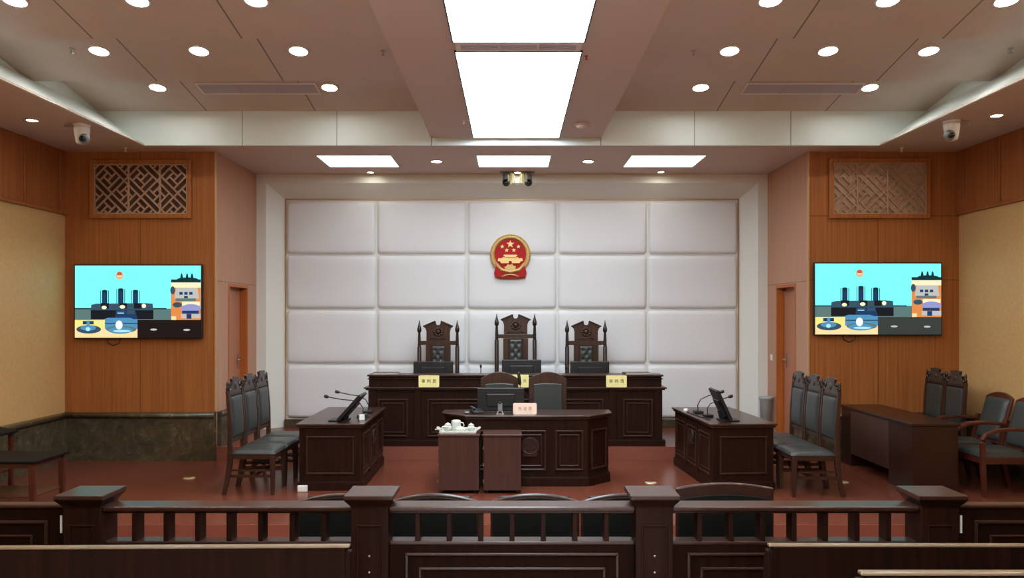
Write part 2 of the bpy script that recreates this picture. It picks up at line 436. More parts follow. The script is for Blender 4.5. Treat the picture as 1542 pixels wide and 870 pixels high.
# three square soffit panels above the bench
for xc, lb in ((-2.04, 'left of the three white square light panels above the judges'), (.022, 'middle of the three white square light panels above the judges'), (2.02, 'right of the three white square light panels above the judges')):
    t = thing('soffit_light_panel', lb, 'ceiling light', (xc, 10.64, CEIL), 0, 'square light panels above the judges')
    obj('diffuser', MB().box(-.475, .475, -.385, .385, -.012, -.003), 'small_panel_light', t)
    f = MB()
    for a, b, c, d in ((-.49, .49, -.4, -.385), (-.49, .49, .385, .4), (-.49, -.475, -.385, .385), (.475, .49, -.385, .385)): f.box(a, b, c, d, -.014, -.001)
    obj('frame', f, 'white', t)

def downlight(x, y, z, r, label, group, tilt=0, small=False):
    t = thing('downlight', label, 'ceiling light', (x, y, z), 0, group)
    t.rotation_euler = (tilt, 0, 0)
    obj('lamp', MB().lathe([(1e-4, -.010), (r*.86, -.010), (r*.86, -.002), (1e-4, -.002)], seg=24, smooth=False), 'lamp_small' if small else 'lamp', t)
    obj('rim', MB().lathe([(r*.87, -.001), (r*.87, -.014), (r, -.011), (r*1.02, -.001)], seg=24), 'white', t)
TILT = -math.atan(SL)
rows = {'top-edge': (6.446, ((-4.02,'left','outer'), (-3.03,'left','middle'), (-2.07,'left','inner'), (2.09,'right','inner'), (3.04,'right','middle'), (4.0,'right','outer'))),
        'middle': (7.69, ((-3.985,'left','outer'), (-3.02,'left','middle'), (-2.06,'left','inner'), (2.10,'right','inner'), (3.05,'right','middle'), (4.02,'right','outer'))),
        'rear': (9.04, ((-4.02,'left','outer'), (-2.07,'left','inner'), (2.14,'right','inner'), (4.06,'right','outer')))}
for rn, (y, lst) in rows.items():
    for x, sd, pos in lst:
        wh = {'top-edge': 'cut by the photo top', 'middle': 'in the second row', 'rear': 'in the row beside the ceiling vents'}[rn]
        downlight(x, y, panel_z(y), .098, '%s round downlight %s, %s of the beam' % (pos, wh, sd), 'round downlights in the stepped ceiling', TILT)
for k in range(1, 7):  # unseen rows added over the audience to brighten walls and ceiling
    y = 6.446-1.28*k
    for x in (-4.02, -3.03, -2.07, 2.09, 3.04, 4.0):
        downlight(x, y, panel_z(y), .098, 'added round downlight above the audience, unseen, for fill light', 'added fill downlights above the audience', TILT)
downlight(-5.07, 8.42, CEIL, .062, 'small downlight in the lowered ceiling border by the left wall', 'small downlights in the ceiling border', small=True)
downlight(5.0, 8.22, CEIL, .062, 'small downlight in the lowered ceiling border by the right wall', 'small downlights in the ceiling border', small=True)
downlight(-1.01, 10.66, CEIL, .078, 'round downlight between the left and middle square light panels', 'round downlights above the judges')
downlight(1.02, 10.66, CEIL, .078, 'round downlight between the middle and right square light panels', 'round downlights above the judges')
downlight(-2.04, 11.48, CEIL, .05, 'small spotlight against the end wall below the left square light panel', 'spotlights along the end wall', small=True)
downlight(2.14, 11.44, CEIL, .05, 'small spotlight against the end wall below the right square light panel', 'spotlights along the end wall', small=True)
downlight(.077, 11.50, CEIL, .05, 'small spotlight between the twin grey cameras', 'spotlights along the end wall', small=True)
def ceiling_vent(xa, xb, label):
    y = 9.065; t = thing('ceiling_vent', label, 'vent', ((xa+xb)/2, y, panel_z(y)), 0, 'long ceiling vents')
    t.rotation_euler = (TILT, 0, 0)
    w = (xb-xa)/2; h = .14; f = MB()
    for a, b, c, d in ((-w, w, -h, -h+.025), (-w, w, h-.025, h), (-w, -w+.025, -h+.025, h-.025), (w-.025, w, -h+.025, h-.025)): f.box(a, b, c, d, -.016, -.001)
    obj('frame', f, 'vent_frame', t, .003)
    s = MB().box(-w+.025, w-.025, -h+.025, h-.025, -.004, -.001)
    for k in range(7): s.box(-w+.025, w-.025, -.105+k*.033, -.094+k*.033, -.013, -.004)
    for q in (-.33, .33): s.box(q*w-.006, q*w+.006, -h+.025, h-.025, -.015, -.004)
    obj('slats', s, 'vent', t)
ceiling_vent(-3.56, -2.20, 'long purple grey ceiling vent left of the beam')
ceiling_vent(2.63, 3.98, 'long purple grey ceiling vent right of the beam')

# sprinklers, detector
def sprinkler(x, y, z, label, mat='steel', k=.8):
    t = thing('ceiling_sprinkler', label, 'sprinkler', (x, y, z), 0, 'ceiling sprinklers'); t.scale = (k, k, k)
    obj('stem', MB().lathe([(.03, -.001), (.03, -.008), (.011, -.01), (.011, -.05)], seg=12), mat, t)
    obj('deflector', MB().lathe([(1e-4, -.066), (.022, -.066), (.024, -.060), (1e-4, -.058)], seg=12).sweep([(-.014,0,-.045),(-.012,0,-.06)], .003, 6).sweep([(.014,0,-.045),(.012,0,-.06)], .003, 6), mat, t)
sprinkler(X(108,7.65), 7.65, panel_z(7.65), 'sprinkler left of the outer left downlight in the middle row')
sprinkler(X(577,7.7), 7.7, panel_z(7.7), 'sprinkler beside the left edge of the ceiling beam')
sprinkler(X(1045,7.7), 7.7, panel_z(7.7), 'sprinkler just right of the ceiling beam')
sprinkler(X(1522,7.65), 7.65, panel_z(7.65), 'sprinkler right of the outer right downlight in the middle row')
sprinkler(X(185,9.75), 9.82, CEIL, 'pale sprinkler in the ceiling border above the left fretwork panel', 'white')
sprinkler(X(1362,9.75), 9.82, CEIL, 'pale sprinkler in the ceiling border above the right fretwork panel', 'white')
sprinkler(.555+.06, 6.6, BZ, 'red sprinkler on the beam beside the air slot', 'red_plastic', .5)
sprinkler(X(698,8.8), 8.8, BZ, 'small pale sprinkler on the beam left of the long luminous panel', 'white', .5)
t = thing('smoke_detector', 'round smoke detector on the beam right of the long luminous panel', 'smoke detector', (X(876,9.0), 8.95, BZ))
obj('base', MB().lathe([(1e-4,-.001),(.085,-.001),(.085,-.012),(1e-4,-.012)], seg=24), 'vent_frame', t)
obj('sensor_dome', MB().lathe([(.07,-.012),(.066,-.03),(.045,-.042),(1e-4,-.044)], seg=24), 'vent_frame', t)
# dome cameras on the border
def ptz(x, y, sgn, label):
    t = thing('dome_camera', label, 'camera', (x, y, CEIL), 0, 'white cameras on the ceiling border')
    obj('mount', MB().lathe([(1e-4,-.001),(.085,-.001),(.085,-.02),(.078,-.028),(1e-4,-.028)], seg=24), 'white', t)
    # tapering housing cut away towards the room
    obj('housing', MB().lathe([(.076,-.028),(.082,-.05),(.078,-.09),(.060,-.20),(.045,-.215),(1e-4,-.215)], seg=24), 'white', t)
    obj('camera_ball', MB().ball((sgn*.04,-.03,-.165), .058), 'grey', t)
    obj('lens', MB().lathe([(1e-4,-.020),(.026,-.020),(.030,.0),(.030,.03)], (sgn*.05,-.085,-.178), 16, axis='y'), 'black_gloss', t)
    obj('bracket', MB().box(*sorted((-sgn*.19,-sgn*.08)), -.015, .015, -.03, -.016).sweep([(-sgn*.18,0,-.02),(-sgn*.19,0,-.06)], .008, 8), 'steel', t)
ptz(X(122,8.6), 8.62, 1, 'white dome camera hanging under the ceiling border at left')
ptz(X(1437,8.4), 8.45, -1, 'white dome camera hanging under the ceiling border at right')
def twin(x, sgn, label):
    t = thing('grey_camera', label, 'camera', (x, 11.5, CEIL), 0, 'twin grey cameras above the emblem')
    obj('mount_plate', MB().box(-.10, .10, -.06, .06, -.012, -.001), 'grey', t, .003)
    obj('bracket', MB().sweep([(sgn*.072,0,-.012),(sgn*.068,0,-.09),(sgn*.058,0,-.175)], [(.022,.02),(.02,.018),(.01,.012)]), 'plate_yellow', t, .004)
    obj('body', MB().lathe([(.028,-.012),(.05,-.03),(.052,-.13),(.045,-.15),(1e-4,-.155)], (-sgn*.01,0,0), 20), 'grey', t)
    b = obj('camera_head', MB().ball((-sgn*.01,-.02,-.155), .056), 'black', t)
    obj('lens', MB().lathe([(1e-4,-.028),(.022,-.028),(.03,-.01),(.03,.02)], (-sgn*.01,-.07,-.165), 16, axis='y'), 'black_gloss', b)
twin(-.075, 1, 'left one of the twin grey cameras hanging above the emblem')
twin(.225, -1, 'right one of the twin grey cameras hanging above the emblem')
tag(obj('hanging_cable', MB().sweep([(.035,11.57,CEIL-.002),(.03,11.57,CEIL-.12),(.045,11.57,CEIL-.165),(.08,11.57,CEIL-.178),(.11,11.57,CEIL-.16),(.118,11.57,CEIL-.10),(.115,11.57,CEIL-.002)], .005, 8), 'grey'), 'grey cable looped between the twin cameras', 'cable')

# ------------------------------------------------------------------ fretwork panels
def clip(p, q, x0, x1, z0, z1):
    t0, t1 = 0.0, 1.0; dx, dz = q[0]-p[0], q[1]-p[1]
    for a, b in ((-dx, p[0]-x0), (dx, x1-p[0]), (-dz, p[1]-z0), (dz, z1-p[1])):
        if abs(a) < 1e-9:
            if b < 0: return None
        else:
            r = b/a
            if a < 0: t0 = max(t0, r)
            else: t1 = min(t1, r)
    if t1-t0 < 1e-3: return None
    return (p[0]+t0*dx, p[1]+t0*dz), (p[0]+t1*dx, p[1]+t1*dz)
def fretwork(xa, xb, za, zb, label, back, stiles):
    cx, cz = (xa+xb)/2, (za+zb)/2; w, h = (xb-xa)/2, (zb-za)/2
    t = thing('fretwork_panel', label, 'wall panel', (cx, DTV, cz), 0, 'fretwork panels above the screens')
    b = .055
    obj('frame', MB().frame(-w, w, -h, h, b, -.045, -.001), 'wall_wood_plain', t, .006)
    obj('backing', MB().box(-w+b, w-b, -.008, -.001, -h+b, h-b), back, t)
    u = .0735; c45 = math.sqrt(.5)
    segs = set()
    def rect(i, j, wi, hj):
        for s in ((i,j,i+wi,j),(i,j+hj,i+wi,j+hj),(i,j,i,j+hj),(i+wi,j,i+wi,j+hj)): segs.add(s)
    for P in range(-5, 6):
        for Q in range(-5, 6):
            i, j = 4*P, 4*Q
            if (P+Q) % 2: # pinwheel of four short slots round a square
                rect(i, j, 2, 1); rect(i+2, j, 1, 2); rect(i+1, j+2, 2, 1); rect(i, j+1, 1, 2); rect(i+1, j+1, 1, 1)
            else:
                rect(i, j, 1, 2); rect(i+1, j, 2, 1); rect(i+2, j+1, 1, 2); rect(i, j+2, 2, 1); rect(i+1, j+1, 1, 1)
            rect(i+3, j-1, 1, 4); rect(i, j+3, 3, 1)
    m = MB(); iw, ih = w-b, h-b
    lines = {}
    for (a0, b0, a1, b1) in segs:
        if b0 == b1: lines.setdefault((0, b0), []).append((min(a0, a1), max(a0, a1)))
        else: lines.setdefault((1, a0), []).append((min(b0, b1), max(b0, b1)))
    for (dr, c), iv in sorted(lines.items()):
        runs = []
        for s0, s1 in sorted(iv):
            if runs and s0 <= runs[-1][1]: runs[-1][1] = max(runs[-1][1], s1)
            else: runs.append([s0, s1])
        for s0, s1 in runs:
            a0, b0, a1, b1 = (s0, c, s1, c) if dr == 0 else (c, s0, c, s1)
            r = clip(((a0-b0)*c45*u, (a0+b0)*c45*u), ((a1-b1)*c45*u, (a1+b1)*c45*u), -iw, iw, -ih, ih)
            if r:
                (x0, z0), (x1, z1) = r; yy = -.0242-.0012*dr
                m.sweep([(x0, yy, z0), (x1, yy, z1)], (.0105, .010), up=(0,1,0))
    m.frame(-iw, iw, -ih, ih, .014, -.034, -.012)
    obj('lattice', m, 'lattice', t)
    for s in stiles: obj('stile', MB().box(-w+s*2*w-.012, -w+s*2*w+.012, -.038, -.012, -ih, ih), 'lattice', t, .004)
fretwork(X(137,DTV), X(290,DTV), Z(329,DTV), Z(241,DTV), 'taupe fretwork panel with dark openings above the left wall screen', 'lattice_back', (.38, .69))
fretwork(X(1247,DTV), X(1399,DTV), Z(329,DTV), Z(239,DTV), 'taupe fretwork panel with pale backing above the right wall screen', 'lattice_back_light', (.28, .58))
# ================================================================== WALL SCREENS
def scr(name, r, g, b, k=1.0):
    c = rgb(r, g, b); return emit('screen '+name, c, k)
SM = {'cyan': scr('cyan', 128,250,252), 'teal': scr('teal', 92,122,120), 'dark': scr('dark', 30,32,36), 'navy': scr('navy', 34,62,104), 'slate': scr('slate', 58,82,100),
      'plate': scr('ivory', 250,246,200), 'gold': scr('amber', 232,178,120), 'red': scr('brick', 196,96,70), 'yellow': scr('yellow', 248,232,142), 'peach': scr('peach', 250,222,166),
      'blue': scr('blue', 84,146,186), 'pale': scr('pale blue', 170,232,246), 'white': scr('white', 250,252,250), 'orange': scr('orange', 226,140,74), 'lilac': scr('lilac', 150,152,206),
      'cream': scr('cream', 250,238,196), 'brown': scr('brown black', 36,27,25), 'grey': scr('charcoal', 60,64,60), 'ash': scr('ash', 190,190,186), 'green': scr('green black', 24,52,56)}
SN = list(SM)
def screen(xa, xb, za, zb, label, blank):
    cx, cz = (xa+xb)/2, (za+zb)/2; w, h = (xb-xa)/2, (zb-za)/2
    t = thing('wall_screen', label, 'television', (cx, DTV, cz), 0, 'wall screens')
    obj('casing', MB().box(-w, w, -.075, -.028, -h, h), 'black', t, .006)
    obj('wall_bracket', MB().box(-.3, .3, -.028, -.001, -.2, .2), 'black', t)
    obj('cable', MB().sweep([(-.42,-.012,-h+.05),(-.41,-.014,-h-.05),(-.34,-.014,-h-.085),(-.26,-.014,-h-.05),(-.25,-.012,-h+.05)], .005, 8), 'black', t)
    bz = .014
    m = MB(); lay = [0]
    def P(a, b): return (-w+bz+(a-85)/1273*(2*w-2*bz), h-bz-(b-72)/716*(2*h-2*bz))
    def poly(c, pts):
        lay[0] += 1; y = -.0752-.00012*lay[0]
        vs = [P(*p) for p in pts]
        m.add([(p[0], y, p[1]) for p in vs], [list(range(len(vs)))], SN.index(c))
    def R(c, a, b, d, e): poly(c, [(a,b),(a,e),(d,e),(d,b)])
    def E(c, a, b, rx, ry, n=20): poly(c, [(a+rx*cos(2*pi*i/n), b-ry*sin(2*pi*i/n)) for i in range(n)])
    R('cyan', 85,72,1358,500); R('teal', 85,500,1058,612); R('green', 85,494,1010,506)
    E('gold', 535,170,38,40); E('red', 535,155,26,20); R('cream', 512,170,560,182)
    for a, top, bot in ((385,315,455), (548,300,470), (697,315,450)):
        R('dark', a-43,top+5,a-37,bot); R('dark', a+37,top+5,a+43,bot)
        poly('green', [(a-26,bot),(a+26,bot),(a+26,top+4),(a+10,top-2),(a-10,top-2),(a-26,top+4)]); R('navy', a-15,top+30,a+15,bot)
    poly('slate', [(245,515),(878,515),(870,450),(800,445),(300,450),(250,462)]); R('dark', 245,515,878,604)
    for a, b in ((345,428),(535,612),(682,756)): R('dark', a,445,b,500)
    E('plate', 380,488,26,18); E('plate', 565,482,28,18); E('plate', 782,472,22,22)
    poly('navy', [(490,604),(720,604),(690,510),(500,510)]); R('slate', 508,520,590,550); R('slate', 610,515,690,552); R('pale', 515,540,580,548)
    poly('blue', [(360,612),(700,612),(640,590),(420,590)])
    R('yellow', 85,612,388,700); R('peach', 85,700,718,788); R('blue', 388,604,718,700)
    E('slate', 225,705,125,42); E('blue', 220,690,80,28); R('navy', 165,622,275,656); R('blue', 205,618,235,664); E('pale', 218,702,24,20)
    R('slate', 388,640,718,652); E('teal', 555,705,155,36); E('blue', 545,715,125,34); E('white', 532,662,36,44); E('pale', 560,722,90,12)
    R(blank, 718,612,1358,788); E('ash', 882,707,35,10); E('ash', 1216,710,35,10)
    R('green', 1058,210,1358,240); E('green', 1225,212,110,22)
    for a in (1165,1220,1270): poly('green', [(a-18,215),(a+18,215),(a+8,160),(a,148),(a-8,160)])
    R('cream', 1058,240,1358,292); R('orange', 1058,292,1358,612); poly('ash', [(1090,400),(1340,400),(1325,292),(1110,292)]); E('slate', 1075,318,24,40)
    for a in (1142,1192,1242): R('navy', a,335,a+34,362)
    R('navy', 1190,374,1228,396); R('teal', 1105,398,1310,424); R('cream', 1170,430,1350,470); E('slate', 1122,462,48,26)
    E('lilac', 1260,500,100,46); R('navy', 1170,520,1340,550); R('ash', 1160,552,1358,596); R('navy', 1215,552,1265,600); R('peach', 1062,575,1110,612)
    obj('picture', m, [SM[k] for k in SN], t)
screen(X(111,10.0), X(304,10.0), Z(510,10.0), Z(398,10.0), 'wall screen left of the padded wall, its bottom right field black', 'brown')
screen(X(1226,10.0), X(1419,10.0), Z(505,10.0), Z(395,10.0), 'wall screen right of the padded wall, its bottom right field dark grey', 'grey')

# ================================================================== EMBLEM
def star(cx, cz, r, rot=0):
    return [(cx+(r if i%2==0 else r*.42)*sin(rot+pi*i/5), cz+(r if i%2==0 else r*.42)*cos(rot+pi*i/5)) for i in range(10)]
def emblem_parts(parent, k, g, g2, rd, y0=0):
    def S(pts): return [(p[0]*k, p[1]*k) for p in pts]
    m = MB(); n = 40
    m.prism(S([(.232*cos(2*pi*i/n), .232*sin(2*pi*i/n)) for i in range(n)]), y0-.03*k, y0-.0005)
    obj('field', m, rd, parent)
    m = MB()
    # two sheaves of wheat: overlapping grains round the field
    m.M = Matrix.Translation((0, y0, 0)) @ Matrix.Rotation(pi/2, 4, 'X')
    ring = [(.222*k, .002), (.232*k, .045*k), (.262*k, .058*k), (.292*k, .042*k), (.296*k, .002)]
    m.lathe(ring + [ring[0]], seg=48); m.M = Matrix.Identity(4)
    for i in range(44):
        a = -pi/2+.55+(2*pi-1.1)*i/43
        d = 1 if cos(a) > 0 else -1
        for rr, dl in ((.244, .35), (.281, -.35)):
            c = (rr*k*cos(a), y0-.052*k, rr*k*sin(a)); ta = a+pi/2*d+dl*d
            keep = m.M; m.M = Matrix.Translation(c) @ Matrix.Rotation(-ta, 4, 'Y')
            m.ball((0,0,0), .021*k, seg=6, rings=5, sc=(1,.55,.45)); m.M = keep
    obj('wheat_ring', m, g2, parent)
    for cx, cz, r in ((0,.150,.058), (-.118,.115,.032), (.118,.115,.032), (-.052,.062,.032), (.052,.062,.032)):
        obj('star', MB().prism(S(star(cx, cz, r)), y0-.044*k, y0-.029*k), g, parent)
    m = MB()
    for poly in ([(-.094,-.005),(.094,-.005),(.102,-.022),(-.102,-.022)], [(-.084,-.022),(.084,-.022),(.084,-.046),(-.084,-.046)], [(-.112,-.040),(.112,-.040),(.118,-.054),(-.118,-.054)],
                 [(-.175,-.056),(.175,-.056),(.182,-.098),(-.182,-.098)], [(-.150,-.098),(-.02,-.098),(-.02,-.128),(-.135,-.128)], [(.02,-.098),(.150,-.098),(.135,-.128),(.02,-.128)]):
        m.prism(S(poly), y0-.060*k, y0-.029*k)
    obj('gate_tower', m, g, parent)
    # red drapery and cog wheel
    m = MB(); drape = [(-.215,-.175),(-.150,-.230),(0,-.262),(.150,-.230),(.215,-.175),(.236,-.28),(.215,-.335),(.10,-.348),(-.10,-.348),(-.215,-.335),(-.236,-.28)]
    m.prism(S(drape), y0-.050*k, y0-.0005)
    for sd in (-1, 1):
        m.prism(S([(sd*.215,-.17),(sd*.12,-.235),(sd*.10,-.33),(sd*.20,-.328)]), y0-.066*k, y0-.048*k)
    obj('drapery', m, rd, parent)
    m = MB(); cog = []
    for i in range(32):
        r = .088 if (i//2) % 2 else .073; a = 2*pi*i/32; cog.append((r*cos(a), -.205+r*sin(a)*.75))
    m.prism(S(cog), y0-.075*k, y0-.035*k)
    m.sweep([(-.205*k, y0-.05*k, -.135*k), (-.13*k, y0-.062*k, -.225*k), (0, y0-.07*k, -.255*k), (.13*k, y0-.062*k, -.225*k), (.205*k, y0-.05*k, -.135*k)], (.018*k, .022*k), 8)
    m.sweep([(-.125*k, y0-.062*k, -.325*k), (-.06*k, y0-.066*k, -.300*k), (0, y0-.066*k, -.292*k), (.06*k, y0-.066*k, -.300*k), (.125*k, y0-.062*k, -.325*k)], (.012*k, .012*k), 8)
    obj('cog_wheel', m, g2, parent)
t = thing('emblem', 'round red and gold state emblem mounted on the padded end wall', 'emblem', (X(768.5,11.80), 11.838, Z(383,11.8)))
emblem_parts(t, 1.02, 'gold', 'gold_deep', 'red')

# ================================================================== FURNITURE
def text_mesh(body, size, mat, parent, loc, name='lettering', spread=1.0):
    cu = bpy.data.curves.new(name, 'FONT'); cu.body = body; cu.size = size; cu.align_x = 'CENTER'; cu.align_y = 'CENTER'; cu.extrude = .0012; cu.space_character = spread
    tmp = bpy.data.objects.new(name, cu); COL.objects.link(tmp)
    dg = bpy.context.evaluated_depsgraph_get(); me = bpy.data.meshes.new_from_object(tmp.evaluated_get(dg))
    bpy.data.objects.remove(tmp); me.materials.clear(); me.materials.append(M[mat]); me.name = name
    o = bpy.data.objects.new(name, me); COL.objects.link(o); o.parent = parent; o.location = loc; o.rotation_euler = (pi/2, 0, 0)
    return o
def nameplate(x, y, z, w, h, body, label, mat, ink, group, rz=0):
    t = thing('nameplate', label, 'nameplate', (x, y, z), rz, group)
    r = .012; pts = []
    for cx, cz, a0 in ((w/2-r, r, -90), (w/2-r, h-r, 0), (-w/2+r, h-r, 90), (-w/2+r, r, 180)):
        for q in range(4): a = radians(a0+30*q); pts.append((cx+r*cos(a), cz+r*sin(a)))
    obj('plate', MB().prism(pts, -.010, .010), mat, t)
    obj('foot', MB().box(-w*.4, w*.4, .010, .06, 0, .008), mat, t)
    text_mesh(body, min(h*.34, w*.21), ink, t, (0, -.0112, h*.5), spread=1.1)
# ---- the judges' bench
t = thing('judges_bench', 'long dark walnut judges bench with panelled front on the dais', 'bench desk', (.042, 10.15, DAIS))
bw = 1.873
obj('carcass', MB().box(-bw, bw, 0, .30, .0, .74).box(-bw, -bw+.05, .30, .85, 0, .70).box(bw-.05, bw, .30, .85, 0, .70), 'dark_wood', t, .004)
obj('plinth', MB().box(-bw-.035, bw+.035, -.035, .32, 0, .075).box(-bw-.03, bw+.03, -.03, .32, .075, .085), 'dark_wood', t, .004)
obj('cornice', MB().box(-bw-.05, bw+.05, -.05, .33, .732, .750).box(-bw-.03, bw+.03, -.03, .33, .712, .733), 'dark_wood_top', t, .005)
obj('riser', MB().box(-bw, bw, .05, .28, .751, .882).box(-bw-.015, bw+.015, .035, .30, .845, .857), 'dark_wood', t, .004)
obj('ledge', MB().box(-bw-.02, bw+.02, .02, .34, .882, .905), 'dark_wood_top', t, .006)
obj('work_surface', MB().box(-bw+.05, bw-.05, .301, .76, .70, .735), 'dark_wood_top', t, .004)
for a, b in ((-1.75,-1.37), (-1.12,-.30), (-.20,.20), (.30,1.12), (1.37,1.75)):
    m = MB().frame(a, b, .12, .60, .018, -.018, .001).frame(a+.05, b-.05, .17, .55, .012, -.010, .001)
    obj('front_panel', m, 'dark_wood_top', t, .004)  # lighter wood tone stands in for edges catching light
for x in (-1.245, 1.245, -1.82, 1.82):
    obj('pilaster', MB().box(x-.045, x+.045, -.022, .001, .086, .711), 'dark_wood', t, .006)
# folders on the ledge
for x, lb in ((-1.63, 'thin grey folder lying on the left end of the judges bench'), (1.62, 'thin grey folder lying on the right end of the judges bench')):
    t = thing('folder', lb, 'folder', (x, 10.33, DAIS+.9052), .06, 'folders on the judges bench')
    obj('cover', MB().box(-.17, .17, -.12, .12, 0, .003).box(-.17, .17, -.12, .12, .016, .019).box(-.17, -.167, -.12, .12, 0, .019), 'paper', t)
    obj('sheets', MB().box(-.166, .165, -.115, .115, .0031, .0159), 'white', t)
nameplate(X(646.5,10.17), 10.125, DAIS+.7505, .26, .15, '审 判 员', 'yellow nameplate on the left half of the judges bench', 'plate_yellow', 'ink', 'yellow nameplates')
nameplate(X(927.5,10.17), 10.125, DAIS+.7505, .26, .15, '审 判 员', 'yellow nameplate on the right half of the judges bench', 'plate_yellow', 'ink', 'yellow nameplates')
nameplate(X(782,10.17), 10.125, DAIS+.7505, .24, .16, '审 判 长', 'yellow nameplate half hidden behind the two arched chairs', 'plate_yellow', 'ink', 'yellow nameplates')
def monitor(x, y, z, w, h, label, group=None, rz=0, lift=.10, mat='black'):
    """seen from behind: screen faces +y"""
    t = thing('monitor', label, 'monitor', (x, y, z), rz, group)
    obj('casing', MB().box(-w/2, w/2, -.018, .018, lift, lift+h).box(-w*.3, w*.3, -.04, -.018, lift+h*.2, lift+h*.75), mat, t, .008)
    obj('screen', MB().box(-w/2+.012, w/2-.012, .0182, .0195, lift+.015, lift+h-.012), 'black_gloss', t)
    obj('stand', MB().box(-.03, .03, -.035, -.019, .012, lift+h*.3).box(-.12, .12, -.10, .08, 0, .013), mat, t, .004)
WS = DAIS+.7352
monitor(X(652,10.7), 10.75, WS, .535, .285, 'black monitor in front of the left high-backed judge chair', 'monitors on the judges bench', lift=.02)
monitor(X(785.5,10.7), 10.75, WS, .53, .31, 'black monitor in front of the tallest judge chair', 'monitors on the judges bench', lift=.02)
monitor(X(888.5,10.7), 10.75, WS, .525, .285, 'black monitor in front of the right high-backed judge chair', 'monitors on the judges bench', lift=.02)
def goose_mic(x, y, z, pts, label, group, headr=.014, headlen=.05, rz=0):
    t = thing('microphone', label, 'microphone', (x, y, z), rz, group)
    obj('base', MB().prism([(-.05,-.07),(.05,-.07),(.045,.07),(-.045,.07)], 0, .028, 'z'), 'black', t, .006)
    obj('gooseneck', MB().sweep([(0,0,.026)]+pts, .0055, 8), 'black', t)
    a, b = Vector(pts[-2]), Vector(pts[-1]); d = (b-a).normalized()
    obj('head', MB().sweep([b-d*.01, b+d*.004, b+d*headlen*.5, b+d*headlen*.9, b+d*headlen], [headr*.5, headr, headr*1.1, headr*.9, headr*.3], 12), 'black', t)
goose_mic(X(724,10.6), 10.62, WS, [(0,0,.10),(0,0,.16),(0,-.005,.235)], 'slim microphone between the left and middle judge monitors', 'microphones on the judges bench', .013, .04)
goose_mic(X(851,10.6), 10.62, WS, [(0,0,.10),(.005,0,.15),(.01,-.02,.215)], 'slim microphone between the middle and right judge monitors', 'microphones on the judges bench', .013, .04)

# ---- judge chairs (face -y)
def judge_chair(x, y, dh, label):
    t = thing('judge_chair', label, 'chair', (x, y, DAIS), 0, 'high-backed judge chairs')
    H = 1.43+dh
    for sd in (-1, 1):
        px = sd*.272
        obj('post', MB().lathe([(.022,0),(.027,.2),(.030,.45),(.030,H-.22),(.021,H-.20),(.028,H-.19),(.021,H-.17),(.024,H-.14),(.020,H-.06),(.017,H-.015),(.03,H),(.033,H+.035),(.027,H+.06),(.012,H+.11),(.003,H+.165)], (px, .235, 0), 16), 'chair_black', t)
        obj('leg', MB().lathe([(.018,0),(.024,.05),(.020,.10),(.028,.3),(.03,.42)], (px, -.22, 0), 14), 'chair_black', t)
        obj('armrest', MB().sweep([(px,.21,.68),(px,0,.70),(px,-.2,.68),(px,-.26,.65)], [(.026,.02)]*4).sweep([(px,-.2,.44),(px,-.2,.67)], (.02,.02)), 'chair_black', t, .006)
    obj('seat_frame', MB().box(-.26, .26, -.24, .24, .38, .43), 'chair_black', t, .006)
    obj('seat', MB().box(-.24, .24, -.235, .20, .43, .50), 'leather_blk', t, .025)
    obj('crossbar', MB().box(-.255, .255, .215, .25, H-.190, H-.132), 'chair_wood', t, .005)
    obj('crossbar', MB().box(-.255, .255, .215, .25, .56, .61), 'chair_wood', t, .005)
    # broken pediment crest with the notch in its middle
    half = [(.035,H+.145),(.032,H+.115),(.018,H+.095)]
    right = [(.04,H+.150),(.205,H+.082),(.200,H+.062),(.182,H+.045),(.168,H+.0),(.168,H-.132)]
    poly = [(-p[0], p[1]) for p in reversed(right)] + [(-p[0], p[1]) for p in half] + [(p[0], p[1]) for p in reversed(half)] + right
    m = MB().prism(poly, .212, .248)
    m.sweep([(-.215,.205,H+.074),(-.04,.205,H+.150)], (.012,.010)).sweep([(.04,.205,H+.150),(.215,.205,H+.074)], (.012,.010))
    obj('crest', m, 'chair_wood', t, .004)
    c = MB()
    for q in range(10):
        a = 2*pi*q/10; c.ball((.055*cos(a), .211, H-.005+.05*sin(a)), .020, seg=8, rings=5, sc=(1,.5,1))
    c.ball((0,.208,H-.005), .034, seg=10, rings=6, sc=(1,.6,1)).sweep([(-.12,.211,H-.11),(-.06,.206,H-.085),(0,.206,H-.10),(.06,.206,H-.085),(.12,.211,H-.11)], (.008,.008), 6)
    obj('carving', c, 'chair_wood', t)
    m = MB().box(-.178, -.105, .215, .25, .61, H-.19).box(.105, .178, .215, .25, .61, H-.19)
    m.frame(-.108, .108, .60, H-.185, .012, .205, .222)
    obj('back_frame', m, 'chair_wood', t, .004)
    def tuft(xx, zz):
        return -.016*sum(math.exp(-((xx-a)**2+(zz-b)**2)/.0007) for a, b in btn)
    btn = [(sx*.045, H-.265-.13*k) for k in range(0, 6) for sx in (-1, 1)] + [(0, H-.33-.13*k) for k in range(0, 5)]
    c = obj('back_cushion', MB().cushion(-.104, .104, .61, H-.195, .235, .045, .05, 16, 40, rc=.02, fn=tuft), 'leather', t)
judge_chair(X(660,11.435), 11.2, 0, 'left judge chair with carved pediment back, behind the left monitor')
judge_chair(X(776.5,11.435), 11.2, .095, 'tallest judge chair, middle of the three below the emblem')
judge_chair(X(882.5,11.435), 11.2, 0, 'right judge chair with carved pediment back, behind the right monitor')

